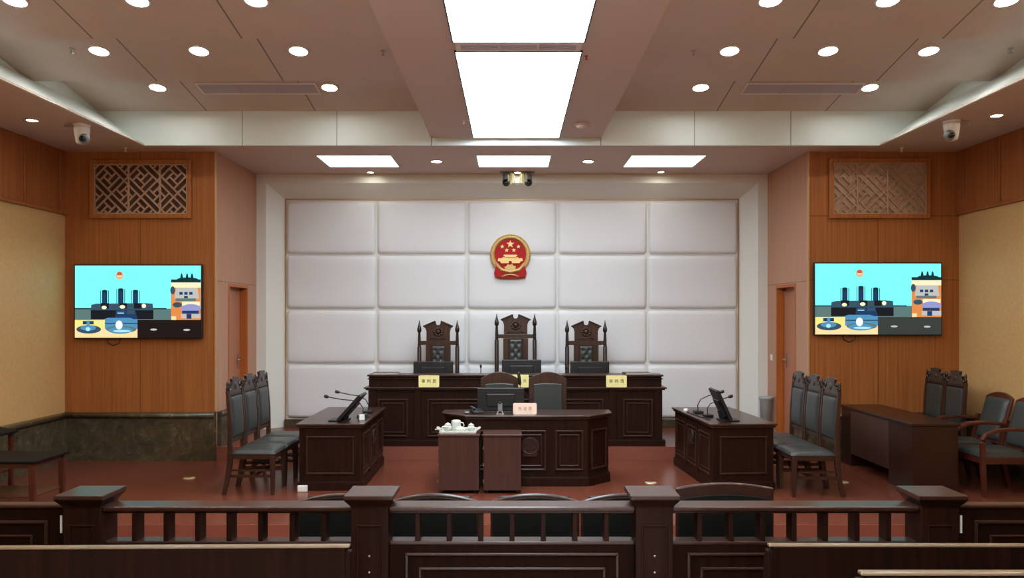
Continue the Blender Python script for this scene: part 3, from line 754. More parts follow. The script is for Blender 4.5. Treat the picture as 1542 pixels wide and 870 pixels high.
# ---- party desks
def party_desk(x, y, rz, sgn, label, group):
    """long axis along y; panelled side on +x*sgn"""
    t = thing('party_desk', label, 'desk', (x, y, 0), rz, group)
    w, L_, h = .325, .745, .70
    obj('carcass', MB().box(-w, w, -L_, L_, .09, h-.03), 'dark_wood', t, .004)
    obj('plinth', MB().box(-w-.015, w+.015, -L_-.015, L_+.015, 0, .085).box(-w-.008, w+.008, -L_-.008, L_+.008, .085, .095), 'dark_wood', t, .004)
    obj('top', MB().box(-w-.035, w+.035, -L_-.035, L_+.035, h-.022, h).box(-w-.02, w+.02, -L_-.02, L_+.02, h-.045, h-.022), 'dark_wood_top', t, .007)
    obj('end_panel', MB().frame(-w+.075, w-.075, .17, h-.13, .018, -L_-.014, -L_+.001), 'dark_wood_top', t, .004)
    obj('end_panel', MB().frame(-w+.075, w-.075, .17, h-.13, .018, L_-.001, L_+.014), 'dark_wood_top', t, .004)
    for k, (a, b) in enumerate(((-.68,-.27), (-.19,.19), (.27,.68))):
        m = MB(); m.M = Matrix.Rotation(sgn*pi/2, 4, 'Z')
        lo, hi = (a, b) if sgn > 0 else (-b, -a)
        m.frame(lo, hi, .15, h-.12, .018, -w-.014, -w+.001).frame(lo+.045, hi-.045, .195, h-.165, .012, -w-.008, -w+.001)
        obj('side_panel', m, 'dark_wood_top', t, .004)  # frames take the lighter tone as a painted highlight
    for yy in (-.23, .23):
        obj('pilaster', MB().box(*sorted((sgn*(w-.001), sgn*(w+.010))), yy-.022, yy+.022, .096, h-.046), 'dark_wood', t, .004)
    e = bpy.data.objects.new('emblem', None); COL.objects.link(e); e.parent = t; e.location = (sgn*(w+.001), 0, .46); e.rotation_euler = (0, 0, sgn*pi/2)
    emblem_parts(e, .28, 'dull_gold', 'dull_gold', 'dull_red')
    return t
party_desk(-1.91, 9.085, radians(.6), 1, 'dark walnut side desk left of the room middle, beside the three left chairs', 'walnut side desks')
party_desk(2.375, 9.085, radians(3.4), -1, 'dark walnut side desk right of the room middle, beside the three right chairs', 'walnut side desks')
DT = .7005
# leaning screens on the side desks
def desk_screen(x, y, z, sgn, lean, hl, label):
    """screen leaning back, facing -x*sgn"""
    t = thing('desk_screen', label, 'monitor', (x, y, z), 0, 'leaning screens on the side desks')
    m = MB(); q = Matrix.Rotation(sgn*radians(lean), 4, 'Y'); m.M = q
    m.box(-.015, .015, -.18, .18, .015, hl).box(*sorted((sgn*.015, sgn*.035)), -.11, .11, .07, hl*.7)
    obj('casing', m, 'black', t, .006)
    m = MB(); m.M = q; m.box(*sorted((-sgn*.0175, -sgn*.019)), -.17, .17, .025, hl-.01)
    obj('screen', m, 'black_gloss', t)
    obj('stand', MB().box(-.10, .10, -.11, .11, 0, .014).sweep([(sgn*.06,0,.012),(sgn*.085,0,.11)], (.03,.012), up=(0,1,0)), 'black', t, .004)
desk_screen(-1.86, 8.60, DT, 1, 42, .38, 'thin black screen leaning back on the left side desk')
desk_screen(2.33, 8.60, DT, -1, 25, .37, 'thin black screen leaning back on the right side desk')
def desk_mic(x, y, sgn, dx, h, label):
    goose_mic(x, y, DT, [(sgn*.005,0,.09),(-sgn*.03,0,h*.75),(-sgn*.12,0,h*.95),(-sgn*(dx*.6),0,h),(-sgn*dx,0,h+.03)], label, 'microphones on the side desks', .018, .045)
desk_mic(-1.67, 9.25, 1, .34, .21, 'farther long-necked microphone on the left side desk')
desk_mic(-1.67, 8.92, 1, .39, .19, 'nearer long-necked microphone on the left side desk')
desk_mic(2.16, 9.25, -1, .26, .21, 'farther long-necked microphone on the right side desk')
desk_mic(2.19, 8.92, -1, .24, .19, 'nearer long-necked microphone on the right side desk')
def cable(pts, label, mat='black', r=.005, group=None):
    tag(obj('cable', MB().sweep(pts, r, 8), mat), label, 'cable', group)
z_ = DT+.0055
cable([(-1.58,8.60,z_),(-1.59,8.72,z_),(-1.66,8.80,z_),(-1.72,8.82,z_),(-1.68,8.76,z_),(-1.61,8.78,z_),(-1.58,8.86,z_)], 'black cable coiled on the left side desk beside the screen')
cable([(2.14,8.62,z_),(2.12,8.75,z_),(2.09,8.85,z_),(2.08,8.98,z_),(2.06,9.15,z_),(2.04,9.30,z_)], 'black cable trailing along the edge of the right side desk')
def gadget(x, y, z, rz, label, mat, w=.05, d=.08, h=.03):
    t = thing('power_adapter', label, 'adapter', (x, y, z), rz)
    obj('case', MB().box(-w/2, w/2, -d/2, d/2, 0, h), mat, t, .006)
    obj('plug_lead', MB().sweep([(0,d/2-.004,h*.5),(.01,d/2+.03,.012),(.03,d/2+.06,.006)], .004, 8), mat, t)
gadget(-1.63, 8.62, DT, .4, 'small white adapter on the left side desk by the screen foot', 'white', .06, .07, .06)
gadget(2.055, 9.42, DT, -.3, 'small white adapter on the right side desk among the cables', 'white')
t = thing('socket_box', 'small white socket box on the floor at the corner of the left side desk', 'socket', (X(455.5,8.28), 8.285, 0))
obj('case', MB().box(-.05, .05, -.02, .02, 0, .065), 'white', t, .006)
obj('faceplate', MB().box(-.04, .04, -.0225, -.0202, .01, .055), 'white', t)

# ---- clerk's desk
CX = .165
t = thing('clerk_desk', 'dark walnut clerk desk with splayed corners in front of the judges bench', 'desk', (CX, 8.55, 0))
fo = [(-.655,0),(.655,0),(.91,.26),(.91,.50),(-.91,.50),(-.91,.26)]
def inset(p, d):
    out = []
    n = len(p)
    for i in range(n):
        a, b, c = Vector(p[i-1]), Vector(p[i]), Vector(p[(i+1)%n])
        e1, e2 = (b-a).normalized(), (c-b).normalized(); n1 = Vector((-e1.y, e1.x)); n2 = Vector((-e2.y, e2.x))
        q = (n1+n2).normalized(); out.append(tuple(b+q*(d/max(.3, q.dot(n1)))))
    return out
obj('carcass', MB().prism(inset(fo, .01), .09, .72, 'z'), 'dark_wood', t, .004)
obj('plinth', MB().prism(inset(fo, -.012), 0, .09, 'z').prism(inset(fo, -.004), .09, .10, 'z'), 'dark_wood', t, .004)
obj('top', MB().prism(inset(fo, -.03), .738, .76, 'z').prism(inset(fo, -.012), .715, .738, 'z'), 'dark_wood_top', t, .006)
for a, b in ((-.60,-.30), (-.20,.20), (.30,.60)):
    obj('front_panel', MB().frame(a, b, .17, .60, .018, -.012, .011).frame(a+.045, b-.045, .215, .555, .012, -.004, .011), 'dark_wood_top', t, .004)
for sd in (-1, 1):
    m = MB(); m.M = Matrix.Translation((sd*.7825, .13, 0)) @ Matrix.Rotation(sd*math.atan2(.26,.255), 4, 'Z')
    m.frame(-.13, .13, .17, .60, .018, -.008, .010); obj('corner_panel', m, 'dark_wood_top', t, .004)
e = bpy.data.objects.new('emblem', None); COL.objects.link(e); e.parent = t; e.location = (.03, .009, .43)
emblem_parts(e, .33, 'dull_gold', 'dull_gold', 'dull_red')
CT = .7605
nameplate(X(790.5,8.62), 8.64, CT, .255, .12, '书 记 员', 'cream nameplate on the clerk desk', 'plate_cream', 'ink_pink', 'cream nameplate')
monitor(X(754,8.86), 8.86, CT, .525, .255, 'wide black monitor on the clerk desk, seen from behind', lift=.012)
t = thing('phone_dock', 'small grey blue stand with a phone in front of the clerk monitor', 'phone stand', (X(753,8.66), 8.67, CT))
obj('foot', MB().box(-.045, .045, -.03, .03, 0, .006).sweep([(-.03,-.005,.005),(-.02,0,.03)], .005, 8).sweep([(.03,-.005,.005),(.02,0,.03)], .005, 8), 'steel', t)
obj('phone', MB().box(-.024, .024, -.006, .006, .028, .115), 'grey', t, .004)
obj('clip', MB().box(-.014, .014, -.01, .008, .112, .13), 'black', t, .003)
t = thing('computer_mouse', 'pale rounded computer mouse at the left end of the clerk desk', 'mouse', (X(703,8.7), 8.7, CT), .3)
obj('shell', MB().ball((0,0,.012), .045, sc=(.65,1,.34)), 'grey', t); obj('scroll_wheel', MB().lathe([(1e-4,-.004),(.008,-.004),(.008,.004),(1e-4,.004)], (0,-.022,.024), 12, axis='x'), 'black', t)
t = thing('telephone', 'low black telephone on the clerk desk left of the monitor', 'telephone', (X(718,8.72), 8.74, CT), .35)
obj('base', MB().prism([(-.07,0),(.07,0),(.07,.045),(-.07,.02)], -.06, .06, 'x'), 'black', t, .005)
obj('handset', MB().sweep([(-.05,-.07,.05),(-.05,-.05,.062),(-.05,.05,.066),(-.05,.07,.056)], [(.018,.016),(.014,.009),(.014,.009),(.018,.016)]), 'black', t, .006)
goose_mic(.215, 8.93, CT, [(0,0,.06),(-.03,0,.15),(-.085,0,.22),(-.122,0,.265),(-.126,0,.30)], 'black microphone standing between the two arched clerk chairs', 'clerk microphone', .017, .14)
# ---- two pedestals and the tea things
def pedestal(xa, xb, label):
    w = (xb-xa)/2; t = thing('drawer_pedestal', label, 'cabinet', ((xa+xb)/2, 8.18, 0), 0, 'drawer pedestals')
    obj('carcass', MB().box(-w+.01, w-.01, .0, .345, .035, .59), 'ped_wood', t, .003)
    obj('top', MB().box(-w, w, -.012, .352, .59, .61), 'ped_wood', t, .005)
    for a in (-w+.05, w-.05):
        for b in (.04, .30): obj('castor', MB().lathe([(1e-4,-.01),(.017,-.01),(.017,.01),(1e-4,.01)], (a, b, .0175), 12, axis='x').box(a-.008, a+.008, b-.01, b+.01, .017, .036), 'black', t)
    for z0 in (.13, .30, .47):
        obj('hinge', MB().box(-w+.004, -w+.0105, -.004, .012, z0-.015, z0+.015), 'steel', t)
pedestal(X(658.5,8.18), X(722.5,8.18), 'left brown pedestal carrying the white tea tray')
pedestal(X(726.5,8.18), X(786,8.18), 'right brown pedestal with a bare top, before the clerk desk')
PT = .6105
tx = X(690.5, 8.3)
t = thing('tea_tray', 'white tray with raised handles on the left pedestal', 'tray', (tx, 8.33, PT))
obj('tray_base', MB().box(-.185, .185, -.15, .12, 0, .012).box(-.19, .19, -.155, -.145, .008, .035).box(-.19, .19, .115, .125, .008, .035).box(-.19, -.18, -.145, .115, .008, .035).box(.18, .19, -.145, .115, .008, .035), 'porcelain', t, .006)
for sd in (-1, 1):
    obj('handle', MB().sweep([(sd*.185,-.05,.02),(sd*.215,-.04,.045),(sd*.222,0,.05),(sd*.215,.04,.045),(sd*.185,.05,.02)], .011, 10), 'porcelain', t)
t = thing('tea_mug', 'tallest white mug upside down on the tea tray', 'mug', (tx-.03, 8.37, PT+.0125))
obj('cup', MB().lathe([(.045,.0),(.05,.01),(.05,.09),(.046,.108),(.035,.112),(1e-4,.112)], seg=24), 'porcelain', t)
obj('handle', MB().sweep([(.048,0,.085),(.075,0,.08),(.082,0,.055),(.073,0,.03),(.048,0,.025)], .007, 8), 'porcelain', t)
def jar(x, y, r, label, nm='tea_jar'):
    t = thing(nm, label, 'jar', (x, y, PT+.0125), 0, 'white tea jars')
    obj('body', MB().lathe([(r*.6,0),(r*.98,r*.5),(r,r*.95),(r*.85,r*1.4),(1e-4,r*1.42)], seg=20), 'porcelain', t)
    obj('lid', MB().lathe([(r*.88,r*1.4),(r*.7,r*1.75),(r*.35,r*1.95),(1e-4,r*2.0)], seg=20).ball((0,0,r*2.05), r*.16, seg=8, rings=6), 'porcelain', t)
jar(tx-.115, 8.34, .042, 'white round-lidded jar left of the mug on the tea tray')
jar(tx+.128, 8.36, .038, 'white round-lidded jar at the right of the tea tray')
t = thing('tea_scoop', 'white scoop leaning over the left edge of the tea tray', 'scoop', (tx-.16, 8.22, PT+.0365))
obj('bowl', MB().ball((.03,0,.034), .03, sc=(1.3,.8,.5)), 'porcelain', t); obj('handle', MB().sweep([(.01,0,.028),(-.04,-.005,.012),(-.075,-.005,.010)], [(.010,.006),(.012,.006),(.013,.007)], 8), 'porcelain', t)
t = thing('tea_pot', 'low white teapot with its spout to the right on the tea tray', 'teapot', (tx+.02, 8.262, PT+.0125))
obj('body', MB().lathe([(.03,0),(.052,.015),(.056,.03),(.042,.048),(1e-4,.05)], seg=20), 'porcelain', t)
obj('spout', MB().sweep([(.045,-.01,.025),(.085,-.02,.045),(.125,-.02,.052)], [.014,.010,.007], 10), 'porcelain', t)
obj('lid', MB().lathe([(.036,.048),(.024,.058),(1e-4,.060)], seg=16).ball((0,0,.064), .008, seg=8, rings=6), 'porcelain', t)
# ================================================================== CHAIRS AND TABLES
def side_chair(x, y, rz, label, group):
    """carved chair with leather back and seat; faces local -y"""
    t = thing('side_chair', label, 'chair', (x, y, 0), rz, group)
    w = .198
    for sd in (-1, 1):
        obj('leg', MB().sweep([(sd*w,-.215,0),(sd*w,-.215,.2),(sd*w,-.212,.40)], [(.017,.017),(.022,.022),(.025,.025)]), 'chair_wood', t, .004)
        obj('leg', MB().sweep([(sd*w,.285,0),(sd*w,.25,.14),(sd*w,.225,.30),(sd*w,.22,.44)], [(.017,.018),(.019,.022),(.022,.025),(.022,.025)]), 'chair_wood', t, .004)
        obj('post', MB().sweep([(sd*w,.22,.43),(sd*w,.222,.75),(sd*w,.245,1.06)], [(.020,.024),(.019,.021),(.017,.018)]), 'chair_wood', t, .004)
        obj('stretcher', MB().sweep([(sd*w,-.21,.19),(sd*w,.245,.19)], (.010,.014)).sweep([(sd*w,-.21,.25),(sd*w,.24,.25)], (.008,.010)), 'chair_wood', t)
        # curled ear of the crest and its little finial
        e = MB(); pts = []
        for q in range(15):
            a = -pi*.55+q*.42; r = .044-.0019*q
            pts.append((sd*(w-.036)+sd*r*cos(a), .245, 1.10+r*sin(a)))
        e.sweep(pts, [(.014-.0004*q, .016) for q in range(15)], 8, up=(0,1,0))
        e.lathe([(.014,1.06),(.019,1.085),(.010,1.10),(.016,1.125),(.012,1.145),(.002,1.165)], (sd*w,.246,0), 12)
        obj('ear', e, 'chair_black', t)
    obj('stretcher', MB().sweep([(-w,-.02,.19),(w,-.02,.19)], (.010,.014)), 'chair_wood', t)
    obj('seat_rail', MB().box(-w-.02, w+.02, -.238, .235, .365, .42), 'chair_wood', t, .006)
    m = MB(); m.M = Matrix.Rotation(-pi/2, 4, 'X')
    c = MB().cushion(-w-.024, w+.024, -.25, .20, 0, .05, .09, 12, 12, rc=.05)
    # laid flat: the cushion bulges upward
    c.v = [(p[0], p[2], .42 - p[1]) for p in c.v]
    obj('seat', c, 'leather', t)
    obj('back_rail', MB().box(-w, w, .212, .24, .52, .565), 'chair_wood', t, .004)
    obj('back_rail', MB().box(-w, w, .232, .258, 1.00, 1.035), 'chair_wood', t, .004)
    c = MB().cushion(-w+.018, w-.018, .565, 1.0, 0, .028, .06, 10, 14, rc=.03)
    c.v = [(p[0], p[1]+.222+.018*max(0, (p[2]-.70)/.3), p[2]) for p in c.v]
    obj('back_cushion', c, 'leather', t)
    obj('back_cover', MB().prism([(-w+.012,.56),(w-.012,.56),(w-.012,1.01),(-w+.012,1.01)], .2265, .2295).box(-w+.012, w-.012, .2295, .2345, .6, 1.0), 'leather_blk', t)
    pts = [(-.155,1.045),(-.115,1.075),(-.088,1.11),(-.086,1.145),(-.105,1.175),(-.09,1.188),(-.05,1.182),(-.02,1.192)]
    poly = [(-w+.01,1.03)] + pts + [(-p[0],p[1]) for p in reversed(pts)] + [(w-.01,1.03)]
    obj('crest', MB().prism(poly, .232, .260).ball((0,.231,1.10), .045, seg=12, rings=7, sc=(1,.2,.8)), 'crest', t, .004)
    return t
g = 'carved side chairs at the left desk'
s0 = side_chair(-2.66, 8.34, pi/2, 'carved leather chair beside the left side desk, nearest of its three', g)
copy_thing(s0, (-2.665, 8.80, 0), pi/2, 'carved leather chair beside the left side desk, middle of its three')
copy_thing(s0, (-2.67, 9.26, 0), pi/2, 'carved leather chair beside the left side desk, farthest of its three')
for (yy, lb) in ((8.24, 'nearest'), (8.695, 'middle'), (9.15, 'farthest')):
    c = copy_thing(s0, (3.06, yy, 0), -pi/2, 'carved leather chair beside the right side desk, %s of its three' % lb); c['group'] = 'carved side chairs at the right desk'
for (yy, lb) in ((9.321, 'nearer'), (9.768, 'farther')):
    c = copy_thing(s0, (4.95, yy, 0), -pi/2, 'tall carved leather chair behind the long brown table, the %s of two' % lb); c['group'] = 'carved chairs behind the long table'

def arch_chair(x, y, z, rz, w, H, rise, band, label, group, edge='chair_wood', back='leather'):
    """straight chair with an arched top; faces local -y; back plane at y=+.20"""
    t = thing('arched_chair', label, 'chair', (x, y, z), rz, group); h = w/2
    for sd in (-1, 1):
        obj('leg', MB().sweep([(sd*(h-.03),-.22,0),(sd*(h-.03),-.22,.40)], [(.018,.018),(.024,.024)]), 'chair_wood', t, .004)
        obj('leg', MB().sweep([(sd*(h-.03),.25,0),(sd*(h-.03),.21,.2),(sd*(h-.03),.2,.42)], [(.018,.018),(.021,.022),(.022,.024)]), 'chair_wood', t, .004)
    obj('seat_rail', MB().box(-h, h, -.24, .22, .37, .425), 'chair_wood', t, .006)
    c = MB().cushion(-h+.005, h-.005, -.25, .175, 0, .06, .09, 10, 10, rc=.05); c.v = [(p[0], p[2], .425-p[1]) for p in c.v]
    obj('seat', c, 'leather_blk', t)
    def outline(i, zb, top, rs):
        a = h-i; n = 16
        return [(-a, zb), (a, zb)] + [(a*(1-2*k/n), top-rs*(1-math.cos(pi*(1-2*k/n)*.999))/2 if False else top-rs*(1-2*k/n)**2) for k in range(n+1)]
    obj('back_frame', MB().prism(outline(0, .42, H, rise), .185, .218), edge, t, .008)
    obj('back_cushion', MB().prism(outline(.055, .50, H-band, rise*.15), .165, .1845), back, t, .010)
    obj('rear_cover', MB().prism(outline(.016, .46, H-max(.022, band*.75), rise*.9), .2185, .226), 'leather_blk', t, .003)
    return t
g = 'arched chairs behind the clerk desk'
arch_chair(X(752,9.5), 9.36, 0, 0, .455, 1.157, .085, .135, 'arched leather chair behind the clerk monitor', g)
arch_chair(X(825,9.5), 9.36, 0, 0, .455, 1.157, .085, .135, 'arched leather chair right of the clerk microphone, empty back in view', g)
g = 'low arched chairs behind the balustrade'
a0 = arch_chair(X(516,5.2), 5.40, LOW, pi, .58, .89, .05, .016, 'low arched chair behind the balustrade, left of the second post', g, 'dark_wood_top', 'leather_blk')
copy_thing(a0, (X(654.5,5.2), 5.40, LOW), pi, 'low arched chair behind the middle rail, right beside the second post')
copy_thing(a0, (X(805.5,5.2), 5.40, LOW), pi, 'low arched chair at the centre of the middle rail')
copy_thing(a0, (X(941,5.2), 5.40, LOW), pi, 'low arched chair behind the middle rail, beside the third post')
arch_chair(X(1091.5,5.0), 5.21, LOW, pi, .612, 1.0, .032, .095, 'taller arched chair with broad wood top right of the third post', g, 'dark_wood_top', 'leather_blk')

def arm_chair(x, y, rz, label):
    """mahogany armchair with leather seat and back; faces local -y"""
    t = thing('arm_chair', label, 'chair', (x, y, 0), rz, 'mahogany armchairs')
    w = .25
    for sd in (-1, 1):
        obj('leg', MB().sweep([(sd*w,-.25,0),(sd*w,-.265,.3),(sd*w,-.27,.55),(sd*w,-.25,.60)], [(.018,.018),(.022,.024),(.022,.022),(.020,.018)]), 'red_wood', t, .005)
        obj('leg', MB().sweep([(sd*w,.31,0),(sd*w,.25,.25),(sd*w,.24,.45),(sd*w,.29,.72)], [(.018,.02),(.022,.026),(.022,.026),(.018,.02)]), 'red_wood', t, .005)
        obj('armrest', MB().sweep([(sd*w,-.275,.575),(sd*w,-.24,.63),(sd*w,-.12,.675),(sd*w,.05,.685),(sd*w,.20,.675),(sd*w,.29,.66)], [(.024,.014),(.028,.017),(.029,.017),(.027,.016),(.024,.016),(.02,.016)]), 'red_wood', t, .006)
    obj('seat_rail', MB().box(-w+.01, w-.01, -.26, .25, .33, .40), 'red_wood', t, .006)
    c = MB().cushion(-w+.025, w-.025, -.27, .22, 0, .07, .10, 12, 12, rc=.06); c.v = [(p[0], p[2], .40-p[1]) for p in c.v]
    obj('seat', c, 'leather', t)
    # raked back
    def rake(p): return (p[0], p[1]+.235+(p[2]-.45)*.28, p[2])
    m = MB(); n = 12; a = w-.015
    top = [(a*(1-2*k/n), .985-.055*(1-2*k/n)**2) for k in range(n+1)]
    m.prism([(-a,.44),(a,.44)]+top, .0, .032); m.v = [rake(p) for p in m.v]
    obj('back_frame', m, 'red_wood', t, .008)
    c = MB().cushion(-a+.035, a-.035, .47, .925, -.001, .04, .07, 12, 12, rc=.05); c.v = [rake(p) for p in c.v]
    obj('back_cushion', c, 'leather', t)
    return t
arm_chair(5.00, 8.262, -pi/2, 'mahogany armchair by the right wall, nearer of two')
arm_chair(5.02, 8.822, -pi/2, 'mahogany armchair by the right wall, partly hidden behind the nearer one')
t = thing('book_stand', 'narrow red wooden stand with dark sloping top behind the low side table at left', 'stand', (-5.36, 8.22, 0))
obj('sloping_top', MB().prism([(-.20,.70),(.17,.625),(.17,.605),(-.20,.68)], -.16, .16), 'glass_top', t, .004)
for a, h_ in ((-.16,.67), (.11,.615)):
    for b in (-.13, .13): obj('leg', MB().box(a-.02, a+.02, b-.02, b+.02, 0, h_), 'red_wood', t, .004)
obj('shelf', MB().box(-.14, .09, -.13, .13, .20, .22), 'red_wood', t, .003)

# long table at the right
t = thing('long_table', 'long brown red table near the right wall with a hanging front panel', 'table', (4.36, 9.09, 0))
obj('top', MB().box(-.255, .255, -.90, .895, .69, .72), 'table_wood', t, .006)
obj('support', MB().box(-.235, .235, -.885, -.36, .001, .69), 'table_wood', t, .004)
obj('support', MB().box(-.235, .235, .62, .885, .001, .69), 'table_wood', t, .004)
obj('front_panel', MB().box(-.238, -.218, -.36, .615, .15, .69), 'ped_wood', t, .004)
# low table at the left
t = thing('side_table', 'low side table with black glossy top and red wooden legs at left', 'table', (-4.80, 7.52, 0))
obj('top', MB().box(-.48, .47, -.29, .29, .482, .505), 'glass_top', t, .006)
obj('apron', MB().box(-.44, .43, -.25, .25, .435, .481), 'red_wood', t, .004)
for a in (-.42, .42):
    for b in (-.24, .24): obj('leg', MB().sweep([(a,b,0),(a,b,.48)], [(.020,.020),(.026,.026)]), 'red_wood', t, .004)
obj('shelf', MB().box(-.42, .42, -.24, .24, .16, .175), 'red_wood', t, .003)

# ================================================================== BALUSTRADE
PX = (-2.43, -.805, .805, 2.42)
PN = ('leftmost balustrade post, beside the solid left rail panel', 'second balustrade post from the left, flat square cap', 'third balustrade post from the left, beside the taller arched chair', 'rightmost balustrade post, in front of the long brown table')
for x, lb in zip(PX, PN):
    t = thing('balustrade_post', lb, 'post', (x, 4.60, LOW), 0, 'balustrade posts'); zt = .82-LOW
    obj('shaft', MB().box(-.105, .105, -.10, .10, 0, zt-.07).frame(-.075, .075, .55, zt-.17, .012, -.108, -.099), 'dark_wood', t, .005)
    m = MB(); pr = [(.105,-.0725),(.105,-.070),(.111,-.060),(.123,-.045),(.135,-.029),(.137,-.024)]
    for (a, za), (b, zb) in zip(pr, pr[1:]):
        m.add([(-a,-a,zt+za),(a,-a,zt+za),(a,a,zt+za),(-a,a,zt+za),(-b,-b,zt+zb),(b,-b,zt+zb),(b,b,zt+zb),(-b,b,zt+zb)], [(0,1,5,4),(1,2,6,5),(2,3,7,6),(3,0,4,7)])
    obj('cap_moulding', m, 'dark_wood', t)
    obj('cap', MB().box(-.1385, .1385, -.1385, .1385, zt-.024, zt), 'dark_wood_top', t, .004)
    for zz in (.474, .382):
        obj('screw_cap', MB().lathe([(1e-4,-.112),(.006,-.112),(.007,-.109),(.007,-.1085)], (0,0,zz-LOW), 12, axis='y'), 'steel', t)
def section(xa, xb, label):
    xc = (xa+xb)/2; h = (xb-xa)/2
    t = thing('balustrade_rail', label, 'railing', (xc, 4.60, LOW), 0, 'balustrade rails'); b = -LOW
    obj('handrail', MB().box(-h, h, -.08, .08, .718+b, .745+b).box(-h, h, -.05, .05, .70+b, .718+b), 'dark_wood_top', t, .007)
    n = int(2*h/.18); 
    for k in range(-(n//2), n//2+1):
        obj('baluster', MB().box(k*.18-.014, k*.18+.014, -.05, .05, .542+b, .70+b), 'dark_wood', t, .003)
    m = MB().box(-h, h, -.045, .045, 0, .52+b)
    obj('base_panel', m, 'bench_wood', t, .004)
    obj('bottom_rail', MB().box(-h, h, -.05, .05, .52+b, .542+b), 'dark_wood_top', t, .006)
    obj('panel_moulding', MB().frame(-h+.09, h-.09, .10, .478+b, .016, -.062, -.044), 'dark_wood_top', t, .004)  # moulding colour lightened in place of a highlight
    obj('panel_moulding', MB().frame(-h+.165, h-.165, .17, .394+b, .016, -.056, -.044), 'dark_wood_top', t, .004)
section(PX[0]+.106, PX[1]-.106, 'balustrade rail between the two left posts')
section(PX[1]+.106, PX[2]-.106, 'balustrade rail between the two middle posts')
section(PX[2]+.106, PX[3]-.106, 'balustrade rail between the two right posts')
def gate(xa, xb, sd, label):
    xc = (xa+xb)/2; h = (xb-xa)/2; b = -LOW
    t = thing('rail_panel', label, 'railing', (xc, 4.60, LOW), 0, 'solid rail panels')
    obj('panel', MB().box(-h, h, -.03, .03, .02, .725+b), 'bench_wood', t, .004)
    obj('top_rail', MB().box(-h, h, -.042, .042, .725+b, .748+b), 'dark_wood_top', t, .008)
    obj('foot_rail', MB().box(-h, h, -.042, .042, 0, .02), 'dark_wood', t)
    ia, ib = (-h+.12, h-.10) if sd < 0 else (-h+.10, h-.12)
    obj('panel_moulding', MB().frame(ia, ib, .15, .658+b, .02, -.046, -.029), 'dark_wood_top', t, .005)
    obj('panel_moulding', MB().frame(ia+.09, ib-.09, .24, .575+b, .014, -.040, -.029), 'dark_wood_top', t, .005)
    e = h-.028 if sd < 0 else -h+.028
    obj('white_strip', MB().box(e-.006, e+.006, -.036, -.029, .585+b, .685+b), 'white', t)  # narrow white strip near the panel's post end
gate(-XW+.005, PX[0]-.125, -1, 'solid panelled rail between the left wall and the leftmost post')
gate(PX[3]+.125, XW-.005, 1, 'solid panelled rail between the rightmost post and the right wall')

# audience benches
def bench(xa, xb, y, top, rz, label):
    xc = (xa+xb)/2; h = (xb-xa)/2; H = top-LOW if y > 3.5 else top-AUD
    z = LOW if y > 3.5 else AUD
    t = thing('audience_bench', label, 'bench', (xc, y, z), rz, 'audience benches')
    m = MB().prism([(-.005,.12),(.03,.12),(.020,H-.014),(-.011,H-.014)], -h+.02, h-.02, 'x')
    obj('backrest', m, 'bench_wood', t, .004)
    pr = [(-.014,H-.014),(.022,H-.014),(.024,H-.007),(.018,H),(-.010,H),(-.016,H-.007)]
    obj('top_edge', MB().prism(pr, -h, h, 'x'), 'bench_cap', t, .003)
    obj('seat', MB().box(-h+.03, h-.03, .031, .40, .40, .43), 'bench_wood', t, .006)
    for sd in (-1, 1):
        obj('end_panel', MB().prism([(-.018,0),(.38,0),(.38,.40),(.40,.60),(.10,.62),(.032,H-.03),(-.018,H-.03)], *sorted((sd*(h-.019), sd*(h+.008))), 'x'), 'bench_wood', t, .005)
bench(-3.45, -.79, 3.86, .715, radians(1.0), 'audience bench at bottom left of the photo, light oak top edge')
bench(1.25, 3.9, 3.88, .718, radians(-.3), 'audience bench at bottom right, directly behind the balustrade')
bench(1.318, 3.9, 3.02, .862, 0, 'audience bench cut by the bottom right edge of the photo')

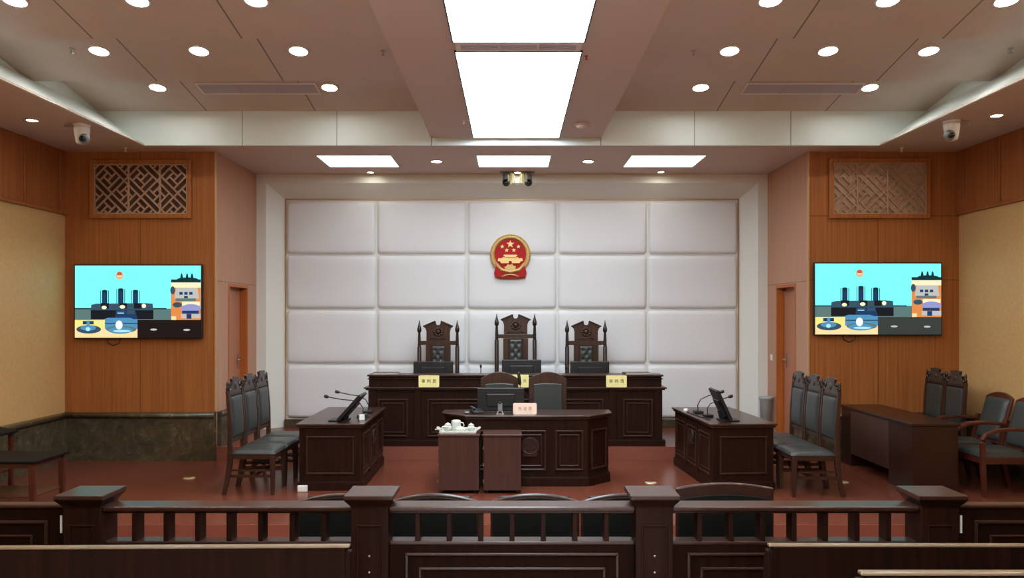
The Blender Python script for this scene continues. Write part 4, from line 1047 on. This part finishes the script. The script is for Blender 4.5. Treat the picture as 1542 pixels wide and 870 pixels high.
# ================================================================== SMALL THINGS
t = thing('waste_bin', 'light grey plastic bin against the end wall right of the desks', 'bin', (3.632, 11.40, DAIS))
prof = [(.07,0),(.088,.46),(.098,.47),(.098,.50),(.088,.505),(.082,.50),(.066,.02),(1e-4,.02)]
obj('bucket', MB().lathe(prof, seg=28), 'bin_grey', t)
obj('rim', MB().lathe([(.099,.468),(.102,.472),(.102,.498),(.099,.502)], seg=28), 'bin_grey', t)
t = thing('light_switch', 'white light switch on the right return wall beside the door', 'switch', (XR, 11.47, Z(538,11.47)))
obj('plate', MB().box(-.010, -.001, -.043, .043, -.043, .043), 'white', t, .003)
obj('rocker', MB().box(-.014, -.010, -.028, .028, -.03, .03), 'white', t, .002)
def floor_socket(px, py, label):
    d = EYE*F/(py-475); t = thing('floor_socket', label, 'socket', (X(px,d), d, 0), 0, 'round floor sockets')
    obj('cover', MB().lathe([(1e-4,.012),(.045,.012),(.062,.008),(.066,.001)], seg=28), 'brass', t)
    obj('flap', MB().box(-.03, .03, -.03, .03, .0121, .014), 'steel', t, .002)
floor_socket(980, 727, 'round pale floor socket beside the right side desk front')
floor_socket(285, 720, 'round floor socket on the open floor before the left marble wainscot')
floor_socket(1269, 726, 'round floor socket beside the nearest right chair')

# ================================================================== CAMERA AND VIEW
cam = bpy.data.cameras.new('camera'); co = bpy.data.objects.new('camera', cam); COL.objects.link(co)
co.location = (0, 0, EYE); co.rotation_euler = (pi/2, 0, 0)
cam.sensor_fit = 'HORIZONTAL'; cam.sensor_width = 36.0; cam.lens = 36.0*F/1542.0
cam.shift_y = 40.0/1542.0; cam.clip_start = .05; cam.clip_end = 100
SC.camera = co
w = bpy.data.worlds.new('world'); SC.world = w; w.use_nodes = True
w.node_tree.nodes['Background'].inputs['Color'].default_value = (0, 0, 0, 1)
vs = SC.view_settings; vs.view_transform = 'Standard'; vs.look = 'None'; vs.gamma = 1.0; vs.exposure = 0.13; vs.use_curve_mapping = False
cy = SC.cycles
cy.use_denoising = True; cy.max_bounces = 10; cy.diffuse_bounces = 6; cy.glossy_bounces = 4
cy.sample_clamp_indirect = 6.0; cy.caustics_reflective = False; cy.caustics_refractive = False
